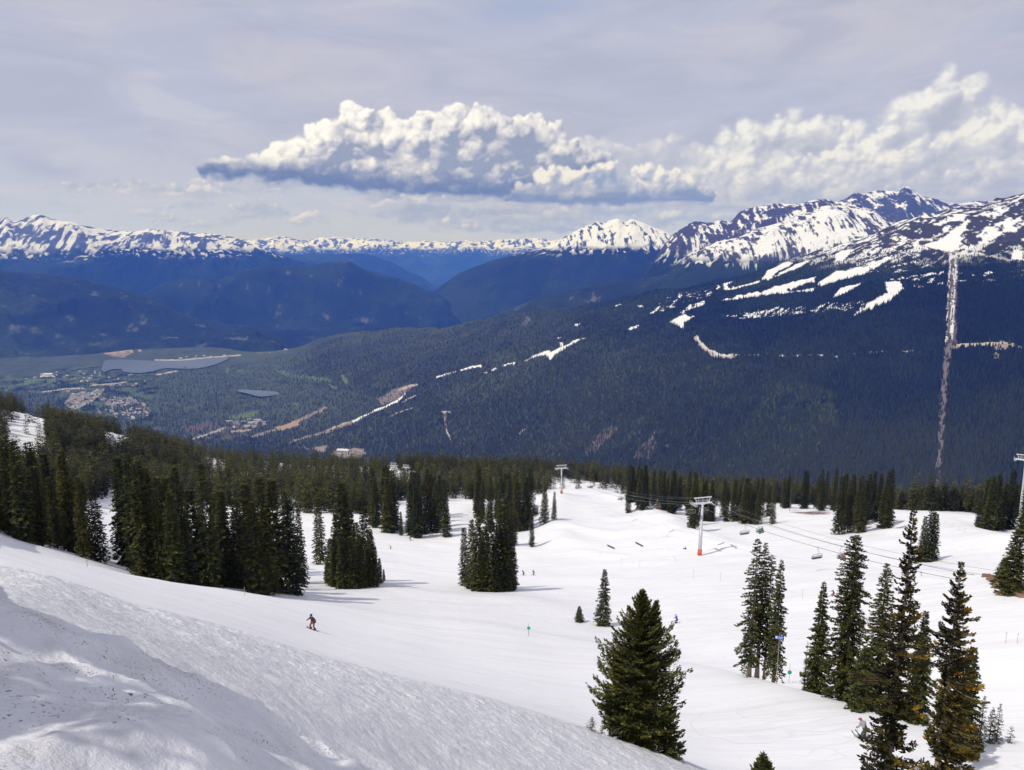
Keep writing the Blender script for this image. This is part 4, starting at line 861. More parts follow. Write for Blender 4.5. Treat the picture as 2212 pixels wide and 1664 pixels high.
def spire(w, sharp=.75, belly=0.0):
    """crown radius by height fraction: narrow subalpine spire"""
    return lambda q: w*((1-q)**sharp)*(1-.35*np.exp(-((q-.03)/.06)**2))+.10*w*np.exp(-((q-.35)/.2)**2)*belly+.03
def plant(name, meshes, x, y, z, h, rot, label, cat, group=None, sx=1.0, tilt=0.0):
    o = bpy.data.objects.new(name, None); C.objects.link(o); o.location = (x, y, z-.15); o.rotation_euler = (tilt, 0, rot); o.scale = (h*sx, h*sx, h); o.empty_display_size = .1
    tag(o, label, cat, group)
    for nm, me in zip(('crown', 'trunk'), meshes):
        c = bpy.data.objects.new(nm, me); C.objects.link(c); c.parent = o
    return o
# unit-height prototypes (height 1), scaled to each tree's height
def proto(seed, w, nw, nb, ns, spray, mat, bark='bark', bare=.03, sharp=.75, h=1.0, **k):
    c = Crown(seed); c.stem(1.0, .011, z0=-.05, n=6, wob=.004); c.whorls(1.0, spire(w, sharp), nw, nb, ns, spray, bare=bare, **k)
    return c.meshes('fir', M[mat], M[bark])
MID = [proto(100+i, w*1.02, 46, 8, int(ns*1.9), sp*.92, mt, bk, bare=b, sharp=min(1.0, sh+.2), fat=.50) for i, (w, ns, sp, mt, bk, b, sh) in enumerate([
    (.105, 3400, .040, 'needle', 'bark', .02, .62), (.088, 3200, .037, 'needle', 'bark', .03, .55), (.120, 3600, .042, 'needle_mid', 'bark', .02, .7), (.095, 3000, .038, 'needle_mid', 'bark', .06, .6),
    (.110, 3400, .040, 'needle', 'bark', .01, .8), (.088, 2800, .038, 'needle_mid', 'bark', .08, .5), (.10, 3200, .040, 'needle_mid', 'bark', .02, .66)])]
THIN = [proto(140, .075, 34, 6, 1500, .034, 'needle_dead', 'bark_pale', bare=.15, sharp=.5, gap=.3), proto(141, .075, 34, 7, 1500, .036, 'needle', 'bark_pale', bare=.3, sharp=.5, gap=.2), proto(142, .12, 24, 7, 1400, .045, 'needle_red', 'bark', bare=.05, sharp=.6)]
SMALLT = [proto(150, .26, 22, 9, 4200, .075, 'needle', bare=.0, sharp=.9), proto(151, .20, 30, 9, 5200, .062, 'needle', bare=.0, sharp=.85)]
rngt = random.Random(7)
def at_ur(u, r, v=1180):
    a = float(ray(u, v)[0]); x, y = math.sin(a)*r, math.cos(a)*r
    return x, y, N0.ground(x, y)
n_mid = [0]
def grove(label, group, spots, kinds=MID, sx=.92, cat='fir tree', name='subalpine_fir'):
    for (u, r, h) in spots:
        x, y, z = at_ur(u, r); k = rngt.choice(kinds)
        plant(name, k, x, y, z, h, rngt.uniform(0, 6.28), label, cat, group, sx*rngt.uniform(.85, 1.18), rngt.uniform(-.02, .02)); n_mid[0] += 1
def bv(u, vb, vt):
    x, y, z, ok = N0.hit(u, vb); r = math.hypot(x[0], y[0]); return (u, r, float(ray(u, vt)[1])*r-float(z[0])+.15)
def scatter(n, u0, u1, r0, r1, h0, h1, rf=None):
    out = []; tries = 0
    while len(out) < n and tries < 4000:
        tries += 1; u = rngt.uniform(u0, u1); r = math.exp(rngt.uniform(math.log(r0), math.log(r1)))
        if rf and not rf(u, r): continue
        if any(abs(u-a)/PF*r < 1.5 and abs(r-b) < 2.2 for a, b, _ in out): continue
        out.append((u, r, rngt.uniform(h0, h1)))
    return out
# left grove beside the groomed run
grove('tall dark fir packed in the grove at the left edge, above the white run', 'firs in the far left grove',
      scatter(32, -20, 224, 128, 205, 13, 19, lambda u, r: r > 128+abs(u-110)*.06))
grove('lone small bright green fir standing in front of the left edge grove', None, [bv(150, 1189, 1100)], [SMALLT[1]], .75)
# large dense grove left of centre
grove('tall fir crowded in the big dense grove whose foot the white run hides', 'firs in the big left centre grove',
      scatter(56, 264, 672, 122, 190, 15, 22, lambda u, r: r > 122+max(0, u-560)*.12+max(0, u-640)*.5))
grove('short full green fir at the front foot of the big dense grove', None, [bv(512, 1270, 1105)], [SMALLT[1]], .7)
grove('small rusty brown dying fir under the right part of the big dense grove', None, [(589, 136, 8.5)], [THIN[2]])
grove('thin ragged fir standing alone in the gap between the big grove and the round clump', None, [bv(690, 1219, 1076)], [MID[5]], 1.0)
# round clump
cl = [bv(*q) for q in ((742, 1262, 1045), (728, 1266, 1112), (755, 1266, 1100), (770, 1268, 1130), (790, 1262, 1098), (800, 1268, 1150), (712, 1262, 1165), (702, 1256, 1205), (720, 1268, 1165), (738, 1272, 1150), (756, 1272, 1160), (776, 1271, 1155), (790, 1269, 1185), (808, 1264, 1182), (818, 1260, 1207), (827, 1254, 1230), (748, 1255, 1085))]
grove('tallest fir of the round isolated clump in the open snow left of centre', None, cl[:1], [MID[0]], 1.1)
grove('lower fir of the round isolated clump in the open snow left of centre', 'firs of the round clump', cl[1:], MID[:5], 1.05)
cl = [bv(*q) for q in ((1003, 1265, 1142), (1018, 1272, 1125), (1033, 1276, 1122), (1048, 1277, 1138), (1060, 1278, 1105), (1072, 1277, 1132), (1086, 1276, 1092), (1098, 1274, 1122), (1108, 1268, 1167), (1040, 1278, 1172), (1068, 1279, 1176), (1090, 1277, 1152))]
grove('upright fir of the oval isolated clump in the open snow at centre', 'firs of the centre clump', cl, MID[:4]+MID[5:], .95)
grove('one of the firs just behind the oval centre clump', 'firs behind the centre clump', [bv(*q) for q in ((1092, 1182, 1076), (1104, 1178, 1096), (1078, 1180, 1086), (1112, 1176, 1112))], MID[:4])
grove('narrow lone fir with a clear blue shadow, right of the oval centre clump', None, [bv(1149, 1181, 1108)], [MID[1]], 1.0)
for lab, sp in (('taller dark fir of the pair on the shoulder left of the distant lift tower', bv(1175, 1131, 1046)), ('shorter ragged fir of the pair on the shoulder left of the distant lift tower', bv(1196, 1122, 1064))):
    grove(lab, None, [sp], [MID[3]], 1.0)
grove('fir in the left of the two dark groups across the middle distance', 'firs of the middle left group', scatter(9, 806, 856, 285, 325, 22, 27), MID[:5], 1.0)
grove('small fir in the gap between the two dark middle groups', None, [(867, 285, 10)], [MID[1]], .9)
grove('fir in the wide dark group behind the upper left skiers', 'firs of the middle group', scatter(16, 884, 972, 282, 345, 20, 26), MID[:5])
grove('tall fir in the deep dark group farther up behind the oval centre clump', 'firs of the deep centre group', scatter(26, 1016, 1148, 300, 400, 18, 25), MID)
grove('fir of the long dark stand behind and left of the near lift tower', 'firs behind the lift chairs', scatter(26, 1350, 1500, 350, 400, 17, 22), MID)
grove('fir of the dark stand directly right of the near lift tower', 'firs right of the lift tower', scatter(30, 1492, 1668, 285, 345, 14, 20, lambda u, r: r > 335-(u-1492)*.22 or u < 1500), MID)
grove('thin trunked fir on the knoll with bare brown ground', 'firs on the brown knoll', scatter(16, 1682, 1802, 380, 430, 15, 22), [MID[3], MID[5], THIN[1], MID[1]])
grove('fir in the compact grove right of the brown knoll', 'firs right of the brown knoll', scatter(18, 1806, 1918, 268, 305, 16, 21), MID)
grove('fir of the dark stand climbing the right edge of the photo', 'firs at the right edge', scatter(16, 2118, 2260, 222, 285, 14, 20, lambda u, r: r < 300 and r > 262-(u-2110)*.25), MID)
grove('small bluish fir at the left tip of the right edge stand', None, [(2106, 262, 12)], [MID[1]], .9)
grove('tallest of the three slim firs in the snow behind the golden spruces', None, [(2005, 196, 15)], [MID[0]], .95)
grove('slim fir flanking the tallest of the three in the snow behind the golden spruces', 'flanking slim firs', [(1992, 198, 11.5), (2017, 198, 12)], [MID[0]], .9)
grove('bushy fir growing over the brown rocks at the right edge', None, [(2196, 150, 12)], [MID[2]], 1.4)
grove('low spreading fir on top of the brown rocks at the right edge', None, [(2175, 158, 5)], [SMALLT[0]], 1.3)
grove('slim double topped fir standing alone on the white slope above the big bushy fir', None, [bv(1306, 1352, 1232)], [SMALLT[1]], .85)
grove('tiny round fir left of the slim double topped fir on the white slope', None, [bv(1254, 1344, 1311)], [SMALLT[0]], 1.3)
# ---- near trees, each one its own
def near_tree(label, u_top, v_top, r, crowns, mat='needle', bark='bark', name='subalpine_fir', u_base=None, r0=.16, cat='fir tree'):
    """crowns: list of dicts for Crown.whorls; heights are fractions of the whole height"""
    a, sl = ray(u_top, v_top); a = float(a); x, y = math.sin(a)*r, math.cos(a)*r; z = N0.ground(x, y); h = float(sl)*r-z
    o = bpy.data.objects.new(name, None); C.objects.link(o); o.location = (x, y, z); o.empty_display_size = .2; tag(o, label, cat)
    c = Crown(int(u_top)*7+int(r))
    for k in crowns:
        k = dict(k); f = k.pop('frac', 1.0); w = k.pop('w'); sharp = k.pop('sharp', .7); hh = h*f; st = k.pop('stem', True); prof = k.pop('prof', None)
        if st: c.stem(hh, r0*f, k.get('base', (0, 0)), k.get('lean', (0, 0)))
        c.whorls(hh, prof or spire(w, sharp), **k)
    cm, tm = c.meshes('fir', M[mat], M[bark])
    for nm, me in (('crown', cm), ('trunk', tm)):
        q = bpy.data.objects.new(nm, me); C.objects.link(q); q.parent = o
    return o, h
ragged = lambda seed, amt=.35: (lambda q, phi: 1+amt*np.sin(phi*2+seed)+amt*.8*np.sin(q*37+seed*2+phi))
# the big bushy fir on the edge of the rough slope
bell = lambda W: (lambda q: W*np.clip(np.interp(q, [0, .06, .14, .22, .39, .55, .72, .85, 1], [.45, .70, .74, .96, 1.06, .92, .64, .34, .02]), 0, 9))
big, hb = near_tree('big bushy olive fir with two ragged tops on the edge of the rough foreground snow', 1387, 1277, 33.5, [
    dict(w=1.9, prof=bell(1.84), nw=62, nb=9, n_spray=46000, spray=.23, fat=.42, bare=.02, droop=.25, up=.95, low=-.15, twist=ragged(1.3, .17), tint0=.68, bvar=.24, sticks=True, upturn=.35),
    dict(frac=.93, w=.9, prof=lambda q: np.interp(q, [0, .6, .75, .9, 1], [0.05, .1, .5, .3, .04]), base=(.42, .05), lean=(.30, 0), tint0=.70, nw=40, nb=6, n_spray=4200, spray=.22, bare=.5, droop=.15, up=1.0, low=.1, sticks=True, upturn=.4, stem=True),
    dict(frac=.36, w=1.0, prof=lambda q: 1.05*(1-q)**.6, base=(1.45, -.15), nw=16, nb=7, n_spray=6000, tint0=.66, spray=.22, bare=.0, droop=.2, up=.7, low=-.1, upturn=.3, z0=-.7, stem=False, sticks=True),
    dict(frac=.60, w=.9, prof=lambda q: .95*(1-q)**.5, base=(-.95, .1), nw=24, nb=7, n_spray=7000, tint0=.66, spray=.22, bare=.2, droop=.2, up=.7, low=-.1, upturn=.3, stem=False, sticks=True)], r0=.20, mat='needle_olive')
dk = dict(nb=8, spray=.34, fat=.46, droop=.42, up=.35, low=-.45, upturn=.22, sticks=True)
near_tree('tall dark fir with twin tops, leftmost of the three standing together by the blue sign', 1637, 1166, 76, [
    dict(w=1.5, sharp=.42, nw=40, n_spray=8500, bare=.12, twist=ragged(.5, .25), gap=.12, **dk), dict(frac=.97, w=1.0, sharp=.5, base=(.95, .3), nw=36, n_spray=4600, bare=.3, twist=ragged(2.5, .2), gap=.1, **dk)], r0=.26, bark='bark_pale')
near_tree('slim fir with a broken bent top, middle of the three trees standing together', 1668, 1201, 77, [dict(w=1.15, sharp=.35, nw=42, n_spray=6200, bare=.25, twist=ragged(3.1, .3), gap=.22, **dk)], r0=.16, bark='bark_pale')
near_tree('dark fir with a pale bare lower trunk, rightmost of the three trees standing together', 1689, 1211, 75.5, [dict(w=1.4, sharp=.6, nw=42, n_spray=7000, bare=.14, twist=ragged(5.2, .3), gap=.15, **dk)], r0=.2, bark='bark_pale')
near_tree('thin leaning dead tree with grey twigs beside the group of three firs', 1745, 1384, 71, [dict(w=.5, sharp=.9, nw=22, nb=5, n_spray=420, spray=.3, fat=.12, bare=.1, droop=.9, up=.1, low=-.7, sticks=True, gap=.2)], r0=.09, mat='needle_dead', name='dead_tree', cat='dead tree', bark='needle_dead')
near_tree('pointed dark green fir between the dead tree and the broadest tall fir', 1781, 1258, 70, [dict(w=1.55, sharp=.85, nw=44, n_spray=10500, bare=.06, twist=ragged(1.1, .2), gap=.05, **dk)], r0=.18)
near_tree('broadest and fullest of the tall green firs on the right', 1851, 1158, 66, [dict(w=1.85, sharp=.40, nw=62, n_spray=21000, bare=.03, twist=ragged(4.0, .22), **dk)], r0=.28, mat='needle_mid')
near_tree('low full fir filling the foot right of the broadest tall fir', 1872, 1400, 62, [dict(w=1.5, sharp=.55, nw=30, n_spray=7000, bare=.0, **dk)], r0=.15)
near_tree('slender green fir half hidden behind the golden tipped spruce', 1917, 1218, 64, [dict(w=1.5, sharp=.62, nw=50, n_spray=10000, bare=.03, twist=ragged(2.0, .2), **dk)], r0=.2)
ds = dict(dk, spray=.17, nb=6, fat=.3, up=.6, droop=.2)
dg = dict(nb=8, spray=.28, fat=.44, droop=.30, up=.55, low=-.35, upturn=.35, sticks=True)
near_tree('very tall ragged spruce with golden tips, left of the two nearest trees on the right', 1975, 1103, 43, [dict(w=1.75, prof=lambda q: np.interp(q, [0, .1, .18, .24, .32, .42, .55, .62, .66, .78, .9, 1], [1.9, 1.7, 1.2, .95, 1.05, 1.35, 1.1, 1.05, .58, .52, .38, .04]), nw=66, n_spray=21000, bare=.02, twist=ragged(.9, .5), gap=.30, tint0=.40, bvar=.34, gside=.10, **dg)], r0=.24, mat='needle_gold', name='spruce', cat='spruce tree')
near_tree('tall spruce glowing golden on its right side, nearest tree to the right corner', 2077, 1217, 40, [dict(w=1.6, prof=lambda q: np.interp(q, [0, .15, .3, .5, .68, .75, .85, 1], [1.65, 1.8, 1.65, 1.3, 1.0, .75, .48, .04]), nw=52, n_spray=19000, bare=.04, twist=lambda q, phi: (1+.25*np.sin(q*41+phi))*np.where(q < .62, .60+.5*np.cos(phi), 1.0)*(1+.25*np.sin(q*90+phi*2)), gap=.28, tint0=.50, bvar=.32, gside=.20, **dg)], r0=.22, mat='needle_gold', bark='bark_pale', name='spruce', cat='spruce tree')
near_tree('slim dark fir between the two golden spruces', 2001, 1322, 60, [dict(w=1.25, sharp=.8, nw=44, n_spray=7600, bare=.03, **dk)], r0=.14)
near_tree('dark fir hidden behind the right golden spruce', 2104, 1402, 54, [dict(w=1.25, sharp=.75, nw=34, n_spray=6500, bare=.03, **dk)], r0=.13)
near_tree('small grey green fir right of the golden spruces, the left and taller one', 2128, 1505, 57, [dict(w=.62, sharp=.8, nw=22, n_spray=1300, bare=.02, gap=.2, **ds)], r0=.07)
near_tree('small open fir on the run crest right of the golden spruces', 2146, 1530, 58, [dict(w=.6, sharp=.9, nw=20, n_spray=1200, bare=.0, gap=.2, **ds)], r0=.06)
near_tree('small spiky fir farthest right on the run crest', 2162, 1522, 58.5, [dict(w=.5, sharp=.9, nw=20, n_spray=1000, bare=.0, gap=.2, **ds)], r0=.06)
near_tree('low twiggy sapling farthest right at the end of the run crest', 2186, 1570, 59, [dict(w=.45, sharp=.8, nw=8, n_spray=240, bare=.0, gap=.2, **ds)], r0=.03, name='sapling', cat='sapling')
near_tree('single pointed fir top poking into the bottom edge of the photo', 1650, 1632, 28.5, [dict(w=1.0, sharp=.9, nw=44, n_spray=3600, bare=.03, **dg)], r0=.12)
near_tree('small bare sapling at the edge of the rough snow, left of the big bushy fir', 1279, 1551, 31.2, [dict(w=.34, sharp=.7, nw=9, nb=5, n_spray=120, spray=.12, fat=.3, bare=.1, droop=.1, up=.8, low=.2, sticks=True)], r0=.02, name='sapling', cat='sapling')
near_tree('tiny sapling closest to the big bushy fir on the edge of the rough snow', 1301, 1567, 31.8, [dict(w=.2, sharp=.7, nw=6, nb=5, n_spray=60, spray=.1, fat=.3, bare=.1, droop=.1, up=.8, low=.2, sticks=True)], r0=.015, name='sapling', cat='sapling')

for k, (x, y, h, lab) in enumerate(((-6.4, 1.4, 8.6, 'unseen thin fir added left of the viewpoint to shade the near snow'), (-8.4, 3.4, 10.0, 'second unseen fir added left of the viewpoint for shade, farther forward'), (-4.2, -1.6, 9.5, 'third unseen fir added behind the viewpoint for shade, nearest to it'))):  # unseen firs, added out of frame to throw patchy shade on the near snow
    plant('subalpine_fir', (THIN[1], MID[1], THIN[1])[k], x, y, N0.ground(x, y), h, k*1.3, lab, 'fir tree', None, 1.35)
# ---- the wood behind: merged low-detail trees (past the three hundred nearest)
def merged_forest(name, protos, pos, hs, mats_attr, label, cat, wid=1.0, mat=None, seed=3):
    """protos: list of (co (n,3), faces) unit trees"""
    rs = np.random.RandomState(seed); CO, FA, TI = [], [], []; off = 0; pi = rs.randint(0, len(protos), len(pos))
    for k, (co, fa, ti) in enumerate(protos):
        ids = np.where(pi == k)[0]
        if not len(ids): continue
        a = rs.uniform(0, 6.28, len(ids)); h = hs[ids]; w = h*wid*rs.uniform(.8, 1.25, len(ids)); c, s_ = np.cos(a), np.sin(a)
        X = (co[None, :, 0]*c[:, None]-co[None, :, 1]*s_[:, None])*w[:, None]+pos[ids, 0][:, None]
        Y = (co[None, :, 0]*s_[:, None]+co[None, :, 1]*c[:, None])*w[:, None]+pos[ids, 1][:, None]
        Zz = co[None, :, 2]*h[:, None]+pos[ids, 2][:, None]
        CO.append(np.stack([X, Y, Zz], -1).reshape(-1, 3)); n = len(co)
        FA.append((fa[None]+(np.arange(len(ids))*n)[:, None, None]).reshape(-1, fa.shape[1])+off); off += n*len(ids)
        TI.append(np.clip(ti[None, :]+mats_attr[ids][:, None], 0, 1).reshape(-1))
    return tag(raw_mesh(name, np.concatenate(CO), np.concatenate(FA), mat, {'tint': np.concatenate(TI)}), label, cat, kind='stuff')
def low_proto(seed, w, nw, nb, ns, spray, bare=.03, sharp=.6):
    c = Crown(seed); c.whorls(1.0, spire(w, sharp), nw, nb, ns, spray, bare=bare, fat=.5); co = np.concatenate(c.co).reshape(-1, 3); n = len(co)//4; ti = np.repeat(np.concatenate(c.tint), 4)-.1
    # a thin dark stem
    q = np.array([(-.010, 0, -.1), (.010, 0, -.1), (0, 0, .95), (0, 0, .95), (0, -.010, -.1), (0, .010, -.1), (0, 0, .95), (0, 0, .95)])
    co = np.concatenate([co, q]); return co, np.arange(len(co)).reshape(-1, 4), np.concatenate([ti, np.full(8, .3)])
LOW = [low_proto(400+i, w, 20, 6, 300, .085, b, sh) for i, (w, b, sh) in enumerate([(.10, .02, .6), (.12, .02, .75), (.085, .05, .5), (.11, .02, .65), (.07, .2, .5)])]
def band(n, region, seed, clear=(), dens=None):
    """spread trees over the part of the near ground seen in a measured region"""
    rs = np.random.RandomState(seed); us = np.array([p[0] for p in region], float); top = np.array([p[1] for p in region], float); bot = np.array([p[2] for p in region], float)
    u = rs.uniform(us[0], us[-1], n); v = np.interp(u, us, top)+rs.rand(n)*(np.interp(u, us, bot)-np.interp(u, us, top))
    ok = np.ones(n, bool)
    for (cu, cv, ru, rv, keep) in clear: ok &= ~((((u-cu)/ru)**2+((v-cv)/rv)**2 < 1+.5*fbm(u/25, v/12, 2, 3)) & (rs.rand(n) > keep))
    x, y, z, hit = N0.hit(u, v); ok &= hit & (np.hypot(x, y) > 205)
    return np.stack([x, y, z], 1)[ok]
clears = [(52, 975, 40, 45, .15), (92, 925, 16, 30, .2), (30, 1020, 40, 30, .35), (252, 955, 36, 17, .0), (385, 1000, 34, 16, .3), (470, 1003, 18, 8, .3), (868, 1030, 34, 26, .02), (900, 1022, 30, 10, .02), (735, 1066, 34, 10, .2), (560, 1078, 60, 8, .5), (690, 1130, 30, 30, .25), (985, 1088, 30, 12, .1), (255, 1082, 18, 22, .1), (110, 1080, 14, 10, .3), (242, 1085, 11, 22, .1), (620, 1095, 26, 10, .3), (455, 1050, 30, 7, .3), (150, 1040, 20, 8, .4), (330, 1030, 26, 8, .4), (560, 1040, 26, 8, .4),
          (1262, 1040, 76, 42, .10), (1330, 1075, 60, 16, .1), (1200, 1035, 46, 22, .25), (1645, 1062, 6, 10, .1), (1600, 1050, 5, 10, .2)]
P1 = band(4700, [(-40, 885, 1090), (80, 905, 1090), (160, 925, 1090), (250, 942, 1075), (330, 970, 1085), (420, 988, 1090), (560, 1003, 1100), (680, 1010, 1110), (740, 1012, 1112), (800, 1014, 1112), (860, 1015, 1082), (980, 1018, 1082), (1080, 1020, 1080), (1150, 1020, 1076), (1190, 1024, 1056), (1340, 1034, 1070), (1400, 1040, 1088), (1500, 1052, 1095), (1650, 1064, 1088), (1800, 1080, 1092)], 11, clears)
P2 = band(900, [(1800, 1079, 1092), (1925, 1094, 1101), (2080, 1098, 1106), (2120, 1100, 1112), (2300, 1104, 1125)], 12, ())
P7 = band(900, [(85, 918, 960), (160, 930, 985), (250, 945, 1000), (330, 972, 1010), (430, 990, 1030)], 16, [(252, 955, 34, 15, .0)])
P3 = band(500, [(860, 1005, 1016), (1000, 1015, 1022), (1190, 1022, 1030), (1350, 1036, 1050)], 13, ())
# also a screen of trees just over the ridge crest
def over_crest(n, u0, u1, seed, ra=560, rb=760):
    rs = np.random.RandomState(seed); out = []
    for u in rs.uniform(u0, u1, n):
        r = rs.uniform(ra, rb); a = float(ray(u, 1000)[0]); x, y = math.sin(a)*r, math.cos(a)*r; out.append((x, y, N0.ground(x, y)))
    return np.array(out)
P4 = over_crest(1300, -60, 2300, 14)
P5 = over_crest(420, -60, 420, 15, 600, 690)
PA = np.concatenate([P1, P2, P3, P4, P5, P7]); pu, pv = project(PA.T); rk_ = np.random.RandomState(44).rand(len(PA)); wn = .35*fbm(pu/14, pv/9, 2, 8)
for cu, cv, ru, rv, keep in ((60, 955, 44, 72, .10), (256, 963, 36, 22, .0), (395, 1000, 34, 16, .25)):
    ok_ = ~((((pu-cu)/ru)**2+((pv-cv)/rv)**2+wn < 1) & (rk_ > keep)); PA, pu, pv, rk_, wn = PA[ok_], pu[ok_], pv[ok_], rk_[ok_], wn[ok_]
rs = np.random.RandomState(9); rr_ = np.hypot(PA[:, 0], PA[:, 1])
HS = rs.uniform(9, 15, len(PA))*np.where(rs.rand(len(PA)) < .15, 1.25, 1)*np.where(rr_ < 420, 1.15, 1)*np.interp(PA[:, 0], [-500, -350, 0, 300], [.95, .9, 1.0, .8])
merged_forest('forest', LOW, PA-np.array([0, 0, .3]), HS, rs.uniform(-.22, .25, len(PA)), 'dark fir forest covering the ridge behind the ski runs', 'forest', 1.15, M['needle_mid'])

# ---- woods of the valley and the opposite mountainside: tens of thousands of small conifers
def cone(n, w, seed):
    rs = np.random.RandomState(seed); co = []; fa = []
    for k in range(n):
        a0, a1 = 2*np.pi*k/n, 2*np.pi*(k+1)/n; r0 = w*rs.uniform(.8, 1.2)
        co += [(math.cos(a0)*r0, math.sin(a0)*r0, .05+rs.uniform(0, .05)), (math.cos(a1)*r0, math.sin(a1)*r0, .05), (0, 0, 1)]; b = len(co)-3; fa.append((b, b+1, b+2))
    return np.array(co), np.array(fa), np.full(len(co), .45)+np.repeat(rs.uniform(-.1, .1, n), 3)
CONES = [cone(5, .15, 1), cone(5, .12, 2), cone(4, .17, 3), cone(5, .10, 4)]
def far_wood():
    rs = np.random.RandomState(21); n = 250000
    u = rs.uniform(-60, 2290, n); v = rs.uniform(400, 1120, n)
    x, y, z, ok = V1.hit(u, v); r = np.hypot(x, y); ok &= (r < 8200)
    u, v, x, y, z, r = u[ok], v[ok], x[ok], y[ok], z[ok], r[ok]
    a = np.arctan2(x, y); i, f = V1.ij(a); i = np.where(f > .5, i+1, i)
    # sample the map of how densely trees stand
    k = np.array([np.searchsorted(V1.R[:, c], q) for c, q in zip(i, r)]); k = np.clip(k, 0, V1.R.shape[0]-1)
    d = forest[k, i]; keep = rs.rand(len(d)) < d
    x, y, z, r, k, i = x[keep], y[keep], z[keep], r[keep], k[keep], i[keep]
    g = (cover[k, i].sum(axis=1)-.065)*3.2
    dr = rs.uniform(-6, 6, (len(x), 2))
    hs = rs.uniform(14, 26, len(x))*np.interp(z, [-300, 60], [1, .55])
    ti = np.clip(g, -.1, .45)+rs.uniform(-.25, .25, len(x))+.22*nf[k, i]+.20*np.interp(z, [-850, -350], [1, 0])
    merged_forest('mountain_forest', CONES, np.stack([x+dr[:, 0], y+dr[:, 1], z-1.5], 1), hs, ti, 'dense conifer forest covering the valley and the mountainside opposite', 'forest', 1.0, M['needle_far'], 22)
far_wood()

# ------------------------------------------------------------------ small mesh kit
class MB:
    def __init__(s): s.v = []; s.f = []
    def box(s, c, d, rot=None):
        b = len(s.v)
        for x in (-.5, .5):
            for y in (-.5, .5):
                for z in (-.5, .5):
                    p = Vector((x*d[0], y*d[1], z*d[2]))
                    if rot: p = rot @ p
                    s.v.append(tuple(p+Vector(c)))
        s.f += [tuple(b+i for i in q) for q in ((0, 1, 3, 2), (4, 6, 7, 5), (0, 4, 5, 1), (2, 3, 7, 6), (0, 2, 6, 4), (1, 5, 7, 3))]; return s
    def tube(s, pts, r, n=6, closed=False, cap=True):
        pts = [Vector(p) for p in pts]; b = len(s.v); K = len(pts); rs = r if isinstance(r, (list, tuple)) else [r]*K
        for k in range(K):
            a = pts[(k-1) % K] if closed else pts[max(0, k-1)]; c = pts[(k+1) % K] if closed else pts[min(K-1, k+1)]
            d = (c-a).normalized(); u = d.cross(Vector((.13, .31, 1))); u = u.normalized() if u.length > 1e-4 else Vector((1, 0, 0)); w = d.cross(u)
            for j in range(n): t = 2*math.pi*j/n; s.v.append(tuple(pts[k]+rs[k]*(math.cos(t)*u+math.sin(t)*w)))
        for k in range(K if closed else K-1):
            for j in range(n):
                k2 = (k+1) % K; s.f.append((b+k*n+j, b+k*n+(j+1) % n, b+k2*n+(j+1) % n, b+k2*n+j))
        if cap and not closed: s.f.append(tuple(b+j for j in range(n))[::-1]); s.f.append(tuple(b+(K-1)*n+j for j in range(n)))
        return s
    def ball(s, c, r, n=10, m=7, zlo=-1.0):
        b = len(s.v)
        for i in range(m+1):
            t = math.pi*i/m; cz = max(zlo, math.cos(t)); sr = math.sin(t) if math.cos(t) > zlo else math.sqrt(max(0, 1-zlo*zlo))*(.98)
            for j in range(n): a = 2*math.pi*j/n; s.v.append((c[0]+r[0]*sr*math.cos(a), c[1]+r[1]*sr*math.sin(a), c[2]+r[2]*cz))
        for i in range(m):
            for j in range(n): s.f.append((b+i*n+j, b+(i+1)*n+j, b+(i+1)*n+(j+1) % n, b+i*n+(j+1) % n))
        return s
    def build(s, name, mat, parent=None, sm=False):
        me = bpy.data.meshes.new(name); me.from_pydata(s.v, [], s.f); me.materials.append(mat)
        if sm:
            me.polygons.foreach_set('use_smooth', [True]*len(me.polygons))
        o = bpy.data.objects.new(name, me); C.objects.link(o)
        if parent is not None: o.parent = parent
        return o
def empty(name, loc, rz=0, label=None, cat=None, group=None, rot=None):
    o = bpy.data.objects.new(name, None); C.objects.link(o); o.location = loc; o.rotation_euler = rot or (0, 0, rz); o.empty_display_size = .2
    return tag(o, label, cat, group)
_c = {}
def cloth(rgb):
    if rgb not in _c: _c[rgb] = plain('cloth_%d' % len(_c), rgb, .8, var=.1, scale=6)
    return _c[rgb]
